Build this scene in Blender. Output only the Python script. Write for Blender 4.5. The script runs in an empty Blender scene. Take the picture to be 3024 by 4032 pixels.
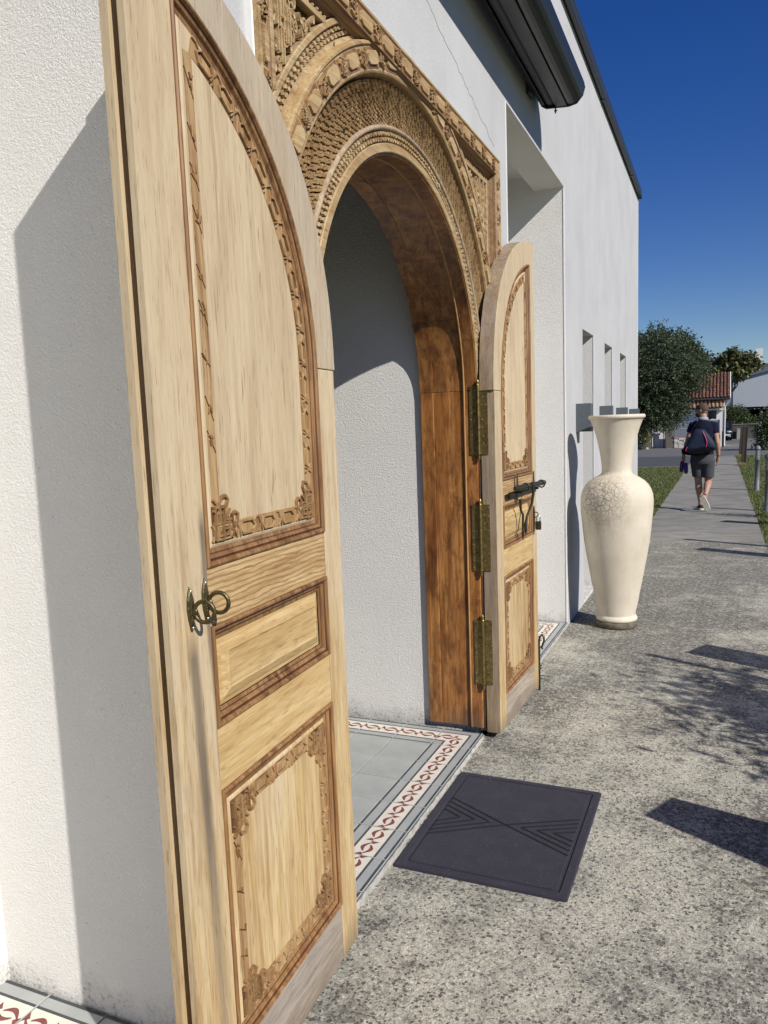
import bpy, bmesh, math, random
import numpy as np
from mathutils import Vector, Matrix
random.seed(7)
PI = math.pi
scene = bpy.context.scene
COL = scene.collection
# ------------------------------------------------------------------ camera, sky, sun, exposure
cam_d = bpy.data.cameras.new('camera')
cam = bpy.data.objects.new('camera', cam_d)
COL.objects.link(cam)
r_ = Vector((0.91462486, 0.40252791, -0.03785042)); u_ = Vector((-0.01538581, 0.12820428, 0.99162843)); f_ = Vector((-0.4040107, 0.90638565, -0.12345204))
cam.matrix_world = Matrix(((r_.x, u_.x, -f_.x, 1.0475), (r_.y, u_.y, -f_.y, 0.0), (r_.z, u_.z, -f_.z, 1.487), (0, 0, 0, 1)))
cam_d.sensor_fit = 'VERTICAL'
cam_d.sensor_height = 36.0
cam_d.sensor_width = 27.0
cam_d.lens = 3034.98 / 4032 * 36.0
cam_d.shift_x = (1512 - 1495.19) / 4032
cam_d.shift_y = (2075.83 - 2016) / 4032
cam_d.clip_start = 0.05
cam_d.clip_end = 2000
scene.camera = cam
scene.render.resolution_x, scene.render.resolution_y = 768, 1024
SUN_AZ, SUN_EL = math.radians(63.6), math.radians(35.7)     # azimuth measured from -Y towards +X
sdir = Vector((math.sin(SUN_AZ) * math.cos(SUN_EL), -math.cos(SUN_AZ) * math.cos(SUN_EL), math.sin(SUN_EL)))
w = bpy.data.worlds.new('World'); scene.world = w; w.use_nodes = True
wt = w.node_tree; wt.nodes.clear()
sky = wt.nodes.new('ShaderNodeTexSky'); sky.sky_type = 'NISHITA'; sky.sun_disc = False
sky.sun_elevation = SUN_EL; sky.sun_rotation = math.atan2(sdir.x, sdir.y)
sky.altitude = 0; sky.air_density = 1.0; sky.dust_density = 0.0; sky.ozone_density = 4.0
bg = wt.nodes.new('ShaderNodeBackground'); bg.inputs['Strength'].default_value = 0.075
wo = wt.nodes.new('ShaderNodeOutputWorld')
hs_ = wt.nodes.new('ShaderNodeHueSaturation'); hs_.inputs['Saturation'].default_value = 1.33; hs_.inputs['Hue'].default_value = 0.522
wt.links.new(sky.outputs[0], hs_.inputs['Color']); wt.links.new(hs_.outputs[0], bg.inputs[0]); wt.links.new(bg.outputs[0], wo.inputs[0])
sl = bpy.data.lights.new('sun', 'SUN'); sl.energy = 5.0; sl.angle = math.radians(0.53); sl.color = (1.0, 0.955, 0.895)
so = bpy.data.objects.new('sun', sl); COL.objects.link(so)
so.rotation_euler = sdir.to_track_quat('Z', 'Y').to_euler(); so.location = sdir * 60
scene.view_settings.view_transform = 'Standard'; scene.view_settings.look = 'None'
scene.view_settings.exposure = 0.10; scene.view_settings.gamma = 1.0
scene.render.engine = 'CYCLES'
scene.cycles.use_denoising = True
scene.cycles.max_bounces = 8; scene.cycles.diffuse_bounces = 4; scene.cycles.glossy_bounces = 3
scene.cycles.transparent_max_bounces = 6

# ------------------------------------------------------------------ helpers: nodes
def newmat(name):
    m = bpy.data.materials.new(name); m.use_nodes = True
    t = m.node_tree; t.nodes.clear()
    o = t.nodes.new('ShaderNodeOutputMaterial'); b = t.nodes.new('ShaderNodeBsdfPrincipled')
    t.links.new(b.outputs[0], o.inputs[0])
    return m, t, b
def N(t, typ, ins=None, **props):
    n = t.nodes.new('ShaderNode' + typ)
    for k, v in props.items(): setattr(n, k, v)
    for k, v in (ins or {}).items():
        s = n.inputs[k]
        if hasattr(v, 'is_linked'): t.links.new(v, s)
        else: s.default_value = v
    return n
def c4(c): return (c[0], c[1], c[2], 1.0)
def mix(t, fac, a, b, mode='MIX'):
    n = t.nodes.new('ShaderNodeMix'); n.data_type = 'RGBA'; n.blend_type = mode
    for idx, v in ((0, fac), (6, a), (7, b)):
        s = n.inputs[idx]
        if hasattr(v, 'is_linked'): t.links.new(v, s)
        elif idx == 0: s.default_value = v
        else: s.default_value = c4(v) if len(v) == 3 else v
    return n.outputs[2]
def ramp(t, fac, stops):
    n = t.nodes.new('ShaderNodeValToRGB'); e = n.color_ramp.elements
    while len(e) < len(stops): e.new(0.5)
    for i, (p, c) in enumerate(stops):
        e[i].position = p; e[i].color = (c, c, c, 1) if isinstance(c, (int, float)) else c4(c)
    t.links.new(fac, n.inputs[0]); return n.outputs[0]
def mapping(t, scale, rot=(0, 0, 0), loc=(0, 0, 0)):
    tc = t.nodes.new('ShaderNodeTexCoord')
    return N(t, 'Mapping', {'Vector': tc.outputs['Object'], 'Scale': scale, 'Rotation': rot, 'Location': loc}).outputs[0]
def noise(t, vec, scale, detail=4, rough=0.55, dist=0.0, out=0):
    return N(t, 'TexNoise', {'Vector': vec, 'Scale': scale, 'Detail': detail, 'Roughness': rough, 'Distortion': dist}).outputs[out]
def math_(t, op, a, b=0.0, c=None):
    n = t.nodes.new('ShaderNodeMath'); n.operation = op
    for i, v in enumerate((a, b) if c is None else (a, b, c)):
        if hasattr(v, 'is_linked'): t.links.new(v, n.inputs[i])
        else: n.inputs[i].default_value = v
    return n.outputs[0]
def bump(t, b, h, strength, dist=0.01):
    n = N(t, 'Bump', {'Height': h, 'Strength': strength, 'Distance': dist})
    t.links.new(n.outputs[0], b.inputs['Normal'])

def wood(name, light, mid, dark, axis='z', stain=0.25, rough=0.62, fine=1.0, flame=0.0, gray=0.0, var=0.08, bleach=0.0, streak=None):
    m, t, b = newmat(name)
    sc = {'z': (1, 1, 0.06), 'y': (1, 0.06, 1), 'x': (0.06, 1, 1)}[axis]
    v = mapping(t, sc)
    oi = t.nodes.new('ShaderNodeObjectInfo')
    off = N(t, 'VectorMath', {0: v, 1: N(t, 'CombineXYZ', {0: math_(t, 'MULTIPLY', oi.outputs['Random'], 7.0), 1: math_(t, 'MULTIPLY', oi.outputs['Random'], 3.0)}).outputs[0]}, operation='ADD').outputs[0]
    g1 = noise(t, off, 160 * fine, 5, 0.6, 0.6)
    g2 = noise(t, off, 26 * fine, 4, 0.6, 1.2)
    sc2 = {'z': (1, 1, 0.3), 'y': (1, 0.3, 1), 'x': (0.3, 1, 1)}[axis]
    v2 = mapping(t, sc2)
    big = noise(t, v2, 6.0, 3, 0.6, 0.4)
    mott = noise(t, v2, 30.0, 4, 0.65, 0.5)
    g3 = noise(t, off, 55 * fine, 4, 0.65, 0.9)
    c = mix(t, ramp(t, g2, [(0.40, 0), (0.60, 1)]), light, mid)
    c = mix(t, math_(t, 'MULTIPLY', ramp(t, g3, [(0.50, 0), (0.66, 1)]), 0.38), c, dark)
    c = mix(t, math_(t, 'MULTIPLY', ramp(t, g1, [(0.45, 0), (0.72, 1)]), 0.55), c, dark)
    if flame > 0:
        wv = N(t, 'TexWave', {'Vector': v2, 'Scale': 26.0, 'Distortion': 6.0, 'Detail': 3.0, 'Detail Scale': 1.0}, wave_type='BANDS', bands_direction='Z').outputs[0]
        c = mix(t, math_(t, 'MULTIPLY', ramp(t, wv, [(0.55, 0), (0.95, 1)]), flame), c, dark)
    st = math_(t, 'MULTIPLY', ramp(t, big, [(0.52, 0), (0.68, 1)]), ramp(t, g2, [(0.42, 0), (0.6, 1)]))
    c = mix(t, math_(t, 'MULTIPLY', st, stain), c, dark)
    if 'lining' in name:
        bl_ = ramp(t, noise(t, mapping(t, (1, 1, .4)), 16, 6, .72, .35), [(.45, 0), (.62, 1)]); c = mix(t, math_(t, 'MULTIPLY', bl_, .75), c, dark)
    c = mix(t, math_(t, 'MULTIPLY', ramp(t, mott, [(0.45, 0), (0.75, 1)]), 0.22), c, mid)
    if gray > 0:
        gn = math_(t, 'MULTIPLY', ramp(t, noise(t, v2, 3.2, 3, 0.6, 0.3), [(0.45, 0), (0.62, 1)]), gray)
        c = mix(t, gn, c, (0.21, 0.195, 0.18))
    if bleach > 0:      # sun-bleached, greyer towards the top; patchy
        tc2 = t.nodes.new('ShaderNodeTexCoord'); sz = N(t, 'SeparateXYZ', {0: tc2.outputs['Object']}).outputs[2]
        bl = math_(t, 'ADD', math_(t, 'MULTIPLY', sz, .42), math_(t, 'MULTIPLY', noise(t, v2, 4.5, 4, .65, .6), 1.1))
        c = mix(t, math_(t, 'MULTIPLY', ramp(t, bl, [(.72, 0), (1.5, 1)]), bleach * .8), c, (.575, .475, .325))
        pk = ramp(t, noise(t, v2, 11, 4, .6, .5), [(.56, 0), (.74, 1)])
        c = mix(t, math_(t, 'MULTIPLY', pk, .45 * bleach), c, (.43, .315, .195))
        lg = ramp(t, noise(t, mapping(t, (1, 1, .11)), 15, 4, .62, .7), [(.50, 0), (.66, 1)])
        c = mix(t, math_(t, 'MULTIPLY', lg, .42), c, (.40, .285, .16))
        sm_ = math_(t, 'MULTIPLY', ramp(t, noise(t, v, 9, 3, .6, .8), [(.58, 0), (.68, 1)]), ramp(t, noise(t, v, 60, 3, .6), [(.45, 0), (.6, 1)]))
        c = mix(t, math_(t, 'MULTIPLY', sm_, .5), c, dark)
    if streak:          # grey rain streaks running down below the ring pulls
        tc3 = t.nodes.new('ShaderNodeTexCoord'); s3 = N(t, 'SeparateXYZ', {0: tc3.outputs['Object']})
        wob = math_(t, 'MULTIPLY', math_(t, 'SUBTRACT', noise(t, mapping(t, (1, 6, 1)), 6, 3, .6), .5), .016)
        for yc, hw_, zt in streak:
            dd = math_(t, 'ABSOLUTE', math_(t, 'SUBTRACT', math_(t, 'ADD', math_(t, 'ADD', s3.outputs[1], wob), math_(t, 'MULTIPLY', math_(t, 'SUBTRACT', s3.outputs[2], zt), .03)), yc))
            k1 = ramp(t, math_(t, 'DIVIDE', dd, hw_ * 2), [(.25, 1), (.75, 0)])
            zz = math_(t, 'SUBTRACT', zt, s3.outputs[2]); k2 = math_(t, 'MULTIPLY', ramp(t, zz, [(0, 0), (.05, 1)]), ramp(t, zz, [(.35, 1), (1.0, .25)]))
            c = mix(t, math_(t, 'MULTIPLY', math_(t, 'MULTIPLY', k1, k2), math_(t, 'ADD', .45, math_(t, 'MULTIPLY', g2, .6))), c, (.105, .085, .065))
    por = ramp(t, noise(t, off, 300 * fine, 2, 0.5, 0.3), [(0.60, 0), (0.70, 1)])
    c = mix(t, math_(t, 'MULTIPLY', por, 0.5), c, tuple(k * .6 for k in dark))
    tg = t.nodes.new('ShaderNodeTexCoord'); zg = N(t, 'SeparateXYZ', {0: tg.outputs['Object']}).outputs[2]
    gr = ramp(t, math_(t, 'ADD', math_(t, 'MULTIPLY', zg, -5.5), math_(t, 'MULTIPLY', noise(t, v2, 9, 4, .65), 1.0)), [(.05, 0), (.55, 1)])
    c = mix(t, math_(t, 'MULTIPLY', gr, .62), c, (.115, .085, .06))
    hv = N(t, 'HueSaturation', {'Color': c, 'Value': math_(t, 'ADD', math_(t, 'MULTIPLY', oi.outputs['Random'], 2 * var), 1.0 - var)}).outputs[0]
    t.links.new(hv, b.inputs['Base Color'])
    b.inputs['Roughness'].default_value = rough
    bump(t, b, math_(t, 'ADD', math_(t, 'MULTIPLY', g1, 0.6), math_(t, 'MULTIPLY', g2, 0.4)), 0.22, 0.004)
    return m

def plaster(name, col, col2, scale, strength, dirt=0.0, mottle=0.5):
    m, t, b = newmat(name)
    v = mapping(t, (1, 1, 1))
    n1 = noise(t, v, scale, 3, 0.55, 0.8)
    n2 = noise(t, v, scale * 2.7, 2, 0.5)
    bumps = math_(t, 'ADD', math_(t, 'MULTIPLY', ramp(t, n1, [(0.40, 0), (0.60, 1)]), 0.75), math_(t, 'MULTIPLY', n2, 0.3))
    c = mix(t, math_(t, 'MULTIPLY', ramp(t, noise(t, v, 2.2, 5, 0.6), [(0.35, 0), (0.7, 1)]), mottle), col, col2)
    c = mix(t, math_(t, 'MULTIPLY', ramp(t, noise(t, mapping(t, (1, 1, 0.12)), 7.0, 4, 0.6), [(0.55, 0), (0.75, 1)]), 0.25 * mottle), c, tuple(k * 0.8 for k in col2))
    if dirt > 0:
        tc = t.nodes.new('ShaderNodeTexCoord'); sx = N(t, 'SeparateXYZ', {0: tc.outputs['Object']})
        h = math_(t, 'ADD', math_(t, 'MULTIPLY', sx.outputs[2], -4.2), math_(t, 'MULTIPLY', noise(t, v, 9, 5, 0.65), 1.5))
        d = ramp(t, h, [(0.42, 0), (0.95, 1)])
        sp = ramp(t, noise(t, v, 70, 3, 0.6), [(0.50, 0.25), (0.66, 1)])
        c = mix(t, math_(t, 'MULTIPLY', math_(t, 'MULTIPLY', d, sp), dirt), c, (0.13, 0.115, 0.095))
        pits = ramp(t, noise(t, v, 85, 2, 0.5), [(0.72, 0), (0.75, 1)])
        c = mix(t, math_(t, 'MULTIPLY', pits, 0.4), c, (0.30, 0.28, 0.24))
    t.links.new(c, b.inputs['Base Color']); b.inputs['Roughness'].default_value = 0.9
    bump(t, b, bumps, strength, 0.006)
    return m

def simple(name, col, rough=0.6, metal=0.0, var=0.15, nscale=40, bmp=0.0, bscale=200, spec=None):
    m, t, b = newmat(name)
    v = mapping(t, (1, 1, 1))
    c = mix(t, ramp(t, noise(t, v, nscale, 4, 0.6), [(0.3, 0), (0.7, 1)]), tuple(k * (1 - var) for k in col), tuple(min(1, k * (1 + var)) for k in col))
    t.links.new(c, b.inputs['Base Color']); b.inputs['Roughness'].default_value = rough; b.inputs['Metallic'].default_value = metal
    if spec is not None: b.inputs['Specular IOR Level'].default_value = spec
    if bmp: bump(t, b, noise(t, v, bscale, 3, 0.6), bmp, 0.003)
    return m

def leafmat(name, c1, c2, c3, trans=0.25, rough=0.55):
    m, t, b = newmat(name)
    g = t.nodes.new('ShaderNodeNewGeometry')
    c = ramp(t, g.outputs['Random Per Island'], [(0.0, c1), (0.55, c2), (1.0, c3)])
    t.links.new(c, b.inputs['Base Color']); b.inputs['Roughness'].default_value = rough
    tr = N(t, 'BsdfTranslucent', {'Color': c}); ms = N(t, 'MixShader', {0: trans, 1: b.outputs[0], 2: tr.outputs[0]})
    t.links.new(ms.outputs[0], t.nodes['Material Output'].inputs[0])
    return m

# ------------------------------------------------------------------ helpers: meshes
class MB:
    def __init__(s): s.v = []; s.f = []; s.m = []; s.sm = []
    def add(s, vs, fs, mi=0, smooth=False):
        o = len(s.v); s.v += [tuple(p) for p in vs]
        for f in fs: s.f.append([i + o for i in f]); s.m.append(mi); s.sm.append(smooth)
    def box(s, x0, x1, y0, y1, z0, z1, mi=0):
        vs = [(x, y, z) for x in (x0, x1) for y in (y0, y1) for z in (z0, z1)]
        fs = [(0, 1, 3, 2), (4, 6, 7, 5), (0, 4, 5, 1), (2, 3, 7, 6), (0, 2, 6, 4), (1, 5, 7, 3)]
        if isinstance(mi, (list, tuple)):      # -x +x -y +y -z +z
            for f, k in zip(fs, mi): s.add([vs[i] for i in f], [(0, 1, 2, 3)], k)
        else: s.add(vs, fs, mi)
    def rings(s, rr, mi=0, cap0=False, cap1=True, smooth=False, close=True):
        n = len(rr[0]); vs = [p for r in rr for p in r]; fs = []
        for k in range(len(rr) - 1):
            for i in range(n if close else n - 1):
                j = (i + 1) % n
                fs.append((k * n + i, k * n + j, (k + 1) * n + j, (k + 1) * n + i))
        s.add(vs, fs, mi, smooth)
        if cap0: s.add(rr[0], [tuple(range(n))[::-1]], mi)
        if cap1: s.add(rr[-1], [tuple(range(n))], mi)
    def prism(s, pts, P, h0, h1, mi=0, inset=0.0):
        n = len(pts); cx = sum(p[0] for p in pts) / n; cy = sum(p[1] for p in pts) / n
        top = pts if not inset else [(p[0] + (cx - p[0]) * inset, p[1] + (cy - p[1]) * inset) for p in pts]
        s.rings([[P(a, b, h0) for a, b in pts], [P(a, b, h1) for a, b in top]], mi)
    def ribbon(s, pts, wd, P, h0, h1, mi=0, closed=False, taper=0.7, smooth=False):
        n = len(pts); L = []; R = []; Li = []; Ri = []
        for i in range(n):
            a = pts[i - 1] if (i > 0 or closed) else pts[i]; c = pts[(i + 1) % n] if (i < n - 1 or closed) else pts[i]; p = pts[i]
            d1 = Vector((p[0] - a[0], p[1] - a[1])); d2 = Vector((c[0] - p[0], c[1] - p[1]))
            d1 = d1.normalized() if d1.length > 1e-9 else d2.normalized(); d2 = d2.normalized() if d2.length > 1e-9 else d1
            t = d1 + d2; t = t.normalized() if t.length > 1e-6 else d1
            nv = Vector((-t.y, t.x)); k = wd / 2 / max(0.45, nv.dot(Vector((-d1.y, d1.x))))
            L.append((p[0] + nv.x * k, p[1] + nv.y * k)); R.append((p[0] - nv.x * k, p[1] - nv.y * k))
            Li.append((p[0] + nv.x * k * taper, p[1] + nv.y * k * taper)); Ri.append((p[0] - nv.x * k * taper, p[1] - nv.y * k * taper))
        rr = [[P(a, b, h0) for a, b in L], [P(a, b, h1) for a, b in Li], [P(a, b, h1) for a, b in Ri], [P(a, b, h0) for a, b in R]]
        m = n if closed else n - 1; vs = [p for r in rr for p in r]; fs = []
        for k in range(3):
            for i in range(m):
                j = (i + 1) % n; fs.append((k * n + i, k * n + j, (k + 1) * n + j, (k + 1) * n + i))
        if not closed: fs += [(0, n, 2 * n, 3 * n), (n - 1, 4 * n - 1, 3 * n - 1, 2 * n - 1)]
        s.add(vs, fs, mi, smooth)
    def tube(s, pts, r, n=8, mi=0, cap=True, smooth=True, closed=False):
        P = [Vector(p) for p in pts]; rad = r if isinstance(r, (list, tuple)) else [r] * len(P); rr = []
        up = None
        for i, p in enumerate(P):
            if closed: d = P[(i + 1) % len(P)] - P[i - 1]
            else: d = (P[min(i + 1, len(P) - 1)] - P[max(i - 1, 0)])
            d = d.normalized()
            if up is None:
                up = Vector((0, 0, 1)) if abs(d.z) < 0.9 else Vector((1, 0, 0))
            a = d.cross(up); a.normalize(); b = a.cross(d); up = b
            rr.append([p + (a * math.cos(2 * PI * k / n) + b * math.sin(2 * PI * k / n)) * rad[i] for k in range(n)])
        if closed: rr.append(rr[0])
        s.rings(rr, mi, cap and not closed, cap and not closed, smooth)
    def lathe(s, prof, c, n=48, mi=0, smooth=True, cap0=False, cap1=False):
        rr = [[(c[0] + r * math.cos(2 * PI * k / n), c[1] + r * math.sin(2 * PI * k / n), c[2] + z) for k in range(n)] for r, z in prof]
        s.rings(rr, mi, cap0, cap1, smooth)
    def ell(s, c, r, nu=12, nv=8, mi=0, M=None, smooth=True):
        rr = []
        for j in range(1, nv):
            th = PI * j / nv
            ring = []
            for i in range(nu):
                ph = 2 * PI * i / nu; p = Vector((r[0] * math.sin(th) * math.cos(ph), r[1] * math.sin(th) * math.sin(ph), r[2] * math.cos(th)))
                if M: p = M @ p
                ring.append(Vector(c) + p)
            rr.append(ring)
        s.rings(rr, mi, True, True, smooth)
    def build(s, name, mats, parent=None, bevel=0.0, seg=2, recalc=True, auto=None):
        me = bpy.data.meshes.new(name); me.from_pydata(s.v, [], s.f)
        if not isinstance(mats, (list, tuple)): mats = [mats]
        for m in mats: me.materials.append(m)
        if len(mats) > 1: me.polygons.foreach_set('material_index', s.m)
        me.polygons.foreach_set('use_smooth', s.sm)
        if recalc:
            b = bmesh.new(); b.from_mesh(me); bmesh.ops.recalc_face_normals(b, faces=b.faces); b.to_mesh(me); b.free()
        me.update()
        o = bpy.data.objects.new(name, me); COL.objects.link(o)
        if parent is not None: put(o, parent)
        if bevel > 0:
            bv = o.modifiers.new('bevel', 'BEVEL'); bv.width = bevel; bv.segments = seg; bv.limit_method = 'ANGLE'; bv.angle_limit = 0.6
        return o
def world_loc(o):
    l = Vector(o.location)
    while o.parent is not None: o = o.parent; l = l + Vector(o.location) if False else l
    return l
BASE = {}
def put(o, parent):
    o.parent = parent
    o.matrix_parent_inverse = Matrix.Translation(-BASE.get(parent.name, Vector((0, 0, 0))))
    BASE[o.name] = Vector((0, 0, 0)) + BASE.get(o.name, Vector((0, 0, 0)))
def tag(o, label=None, cat=None, group=None, kind=None):
    if label: o['label'] = label
    if cat: o['category'] = cat
    if group: o['group'] = group
    if kind: o['kind'] = kind
    return o
def thing(name, label, cat, loc=(0, 0, 0), group=None, kind=None):
    o = bpy.data.objects.new(name, None); COL.objects.link(o); o.location = loc; o.empty_display_size = 0.1
    BASE[o.name] = Vector(loc)
    return tag(o, label, cat, group, kind)
def copy_tree(o, off, parent=None, label=None):
    c = o.copy(); COL.objects.link(c)
    if parent is None: c.location = Vector(o.location) + Vector(off); BASE[c.name] = Vector(c.location)
    else: c.parent = parent; c.matrix_parent_inverse = o.matrix_parent_inverse.copy()
    if label: c['label'] = label
    for ch in list(o.children): copy_tree(ch, off, c)
    return c
def inst(src, name, loc, parent, rot=(0, 0, 0), scale=(1, 1, 1)):
    o = bpy.data.objects.new(name, src.data if hasattr(src, 'data') else src); COL.objects.link(o)
    o.location = loc; o.rotation_euler = rot; o.scale = scale
    put(o, parent); return o
XYZ = lambda a, b, h: (a, b, h)
GZ = -0.03          # level of the concrete walk; the porch tiles are level 0

# ------------------------------------------------------------------ materials
M = {}
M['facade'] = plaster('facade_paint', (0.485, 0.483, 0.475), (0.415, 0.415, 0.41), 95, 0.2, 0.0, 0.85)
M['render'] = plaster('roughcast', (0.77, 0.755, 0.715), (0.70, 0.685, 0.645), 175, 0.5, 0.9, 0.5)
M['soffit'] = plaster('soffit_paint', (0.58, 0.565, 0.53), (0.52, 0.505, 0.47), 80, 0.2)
M['inner'] = simple('porch_shade_dark', (0.035, 0.03, 0.024), 0.5, 0, 0.2, 8)  # porch back and ceiling coloured dark to deepen the arch's shade
M['bead'] = simple('white_bead', (0.86, 0.85, 0.82), 0.5, 0, 0.04)
M['coping'] = simple('anthracite_metal', (0.035, 0.04, 0.045), 0.45, 0.3, 0.2)
M['dark'] = simple('dark_metal', (0.018, 0.022, 0.026), 0.38, 0.2, 0.2)
M['awn2'] = simple('awning_fabric_roll', (0.05, 0.056, 0.062), 0.6, 0.0, 0.15, 30, 0.1, 300)
M['lampgrey'] = simple('lamp_grey', (0.10, 0.115, 0.125), 0.5, 0.1, 0.1)
M['black'] = simple('matt_black', (0.012, 0.012, 0.012), 0.7, 0, 0.1)
M['glass'] = simple('dark_glass', (0.02, 0.025, 0.03), 0.06, 0, 0.05)
M['frame_grey'] = simple('window_frame_grey', (0.12, 0.13, 0.14), 0.5, 0, 0.1)
PALE = ((0.59, 0.45, 0.24), (0.46, 0.31, 0.13), (0.25, 0.125, 0.04))
M['w_pale'] = wood('pale_wood', *PALE, 'z', 0.45, bleach=.8)
M['w_stile'] = wood('streaked_pale_wood', *PALE, 'z', 0.45, bleach=.8, streak=((1.180, .015, 1.11), (1.236, .009, 1.36)))
M['w_panel'] = wood('panel_wood', (0.60, 0.46, 0.245), (0.47, 0.32, 0.135), (0.25, 0.12, 0.036), 'z', 0.95, 0.6, 0.7, bleach=.75)
M['w_grey'] = wood('weathered_wood', (0.50, 0.42, 0.31), (0.42, 0.335, 0.225), (0.22, 0.12, 0.055), 'z', 0.5, 0.7, 1.0, 0, 0.3, bleach=.5)
M['w_rail'] = wood('rail_wood', (0.58, 0.43, 0.22), (0.50, 0.34, 0.15), (0.27, 0.13, 0.045), 'y', 0.8, 0.6, 0.9, 0.75)
M['w_rail2'] = wood('plain_rail_wood', (0.57, 0.42, 0.205), (0.48, 0.325, 0.135), (0.30, 0.16, 0.055), 'y', 0.3, 0.6, 0.8)
M['w_bottom'] = wood('grey_bottom_rail_wood', (0.46, 0.40, 0.32), (0.36, 0.29, 0.21), (0.17, 0.10, 0.05), 'y', 0.8, 0.75, 0.9, 0, 0.6)
M['w_mould'] = wood('brown_moulding_wood', (0.35, 0.195, 0.078), (0.23, 0.112, 0.038), (0.09, 0.033, 0.011), 'z', 0.9, 0.5)
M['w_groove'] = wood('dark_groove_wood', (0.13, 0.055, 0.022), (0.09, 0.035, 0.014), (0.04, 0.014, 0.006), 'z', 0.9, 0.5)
M['w_mould_h'] = wood('brown_moulding_wood_level', (0.30, 0.18, 0.08), (0.21, 0.11, 0.045), (0.09, 0.038, 0.016), 'y', 0.9, 0.5)
M['w_stain'] = wood('stained_carving_wood', (0.43, 0.29, 0.14), (0.30, 0.175, 0.07), (0.15, 0.062, 0.02), 'z', 1.0, 0.6, 0.7)
M['w_strap'] = wood('carved_strap_wood', (0.47, 0.325, 0.16), (0.32, 0.185, 0.072), (0.15, 0.06, 0.02), 'z', 0.9, 0.55)
M['w_knot'] = wood('dark_knot_wood', (0.34, 0.20, 0.085), (0.22, 0.115, 0.042), (0.10, 0.04, 0.015), 'z', 1.0, 0.6, 0.7)
M['w_carve'] = wood('relief_wood', (0.50, 0.375, 0.205), (0.39, 0.265, 0.125), (0.19, 0.10, 0.04), 'y', 0.6, 0.6, 0.8)
M['w_scale'] = wood('lattice_relief_wood', (0.42, 0.285, 0.135), (0.29, 0.175, 0.072), (0.12, 0.056, 0.02), 'z', 0.9, 0.6, 0.8)
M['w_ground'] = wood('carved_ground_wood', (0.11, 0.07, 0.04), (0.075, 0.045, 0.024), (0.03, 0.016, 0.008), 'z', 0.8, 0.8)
M['w_ring'] = wood('arch_ring_wood', (0.51, 0.38, 0.195), (0.41, 0.275, 0.12), (0.22, 0.11, 0.04), 'y', 0.6, 0.55)
M['w_lining'] = wood('varnished_lining_wood', (0.44, 0.205, 0.062), (0.31, 0.122, 0.03), (0.085, 0.027, 0.008), 'z', 1.0, 0.38, 0.7, 0, 0.0, 0.25)
M['w_orange'] = wood('orange_bead_wood', (0.56, 0.33, 0.14), (0.46, 0.25, 0.09), (0.3, 0.12, 0.04), 'z', 0.5, 0.4)
M['w_edge'] = wood('leaf_edge_wood', (0.42, 0.325, 0.21), (0.32, 0.225, 0.13), (0.16, 0.085, 0.04), 'z', 0.7, 0.65, 1, 0, 0.4)
M['brass'] = simple('aged_brass', (0.30, 0.225, 0.085), 0.38, 0.85, 0.35, 60, 0.15, 120)
M['bronze'] = simple('dull_bronze', (0.11, 0.09, 0.042), 0.42, 0.8, 0.35, 90, 0.3, 150)
M['iron'] = simple('olive_iron', (0.055, 0.052, 0.036), 0.42, 0.6, 0.3, 60)
M['steel'] = simple('screw_steel', (0.55, 0.55, 0.55), 0.3, 0.9, 0.1)
M['grey_stain'] = wood('rain_stained_wood', (0.30, 0.27, 0.24), (0.24, 0.21, 0.185), (0.14, 0.11, 0.09), 'z', 0.5, 0.75)
# ------------------------------------------------------------------ main building
bld = thing('white_building', 'long white rendered building with recessed porches and a dark metal roof edge', 'building', (-3, 4, GZ))
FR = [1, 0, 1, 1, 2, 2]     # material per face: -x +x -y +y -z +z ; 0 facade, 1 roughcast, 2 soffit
BM = [M['facade'], M['render'], M['soffit']]
def wallbox(name, boxes):
    b = MB()
    for q in boxes: b.box(*q, mi=FR)
    return b.build(name, BM, bld)
ZB = -0.06
wallbox('upper_wall', [(-6, 0, -3.0, 11.05, 3.26, 4.44)])
wallbox('porch_beam', [(-0.21, 0, -0.6, 1.385, 3.15, 3.26)])
wallbox('porch_beam', [(-0.21, 0, 4.145, 5.77, 3.15, 3.26)])
b = MB(); b.box(-6, -0.761, -0.6, 1.385, ZB, 3.26, [1, 1, 1, 1, 1, 1]); b.build('porch_back_wall', BM, bld)
b = MB(); b.box(-6, -0.80, 4.145, 5.77, ZB, 3.26, [1, 1, 1, 1, 1, 1]); b.build('porch_back_wall', BM, bld)
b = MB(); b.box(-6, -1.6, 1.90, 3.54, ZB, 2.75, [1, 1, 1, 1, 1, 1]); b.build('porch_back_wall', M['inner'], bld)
wallbox('wall_pier', [(-6, 0, -3.0, -0.6, ZB, 3.26)])
wallbox('wall_pier', [(-6, 0, 1.385, 1.674, ZB, 2.787), (-6, -.045, 1.674, 1.90, ZB, 2.787)])
wallbox('wall_pier', [(-6, 0, 3.886, 4.145, ZB, 2.787), (-6, -.045, 3.54, 3.886, ZB, 2.787)])
wallbox('lintel_wall', [(-6, 0, 1.385, 4.145, 2.787, 3.26)])
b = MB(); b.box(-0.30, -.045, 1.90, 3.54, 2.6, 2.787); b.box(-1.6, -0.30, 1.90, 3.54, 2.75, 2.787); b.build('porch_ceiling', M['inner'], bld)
NI = [(6.54, 7.14), (7.84, 8.42), (9.08, 9.68)]
yy = 5.77
for k, (a, c) in enumerate(NI + [(11.05, None)]):
    wallbox('wall_pier', [(-6, 0, yy, a, ZB, 2.25)])
    if c: yy = c
wallbox('window_lintel_wall', [(-6, 0, 5.77, 11.05, 2.25, 3.26)])
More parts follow.
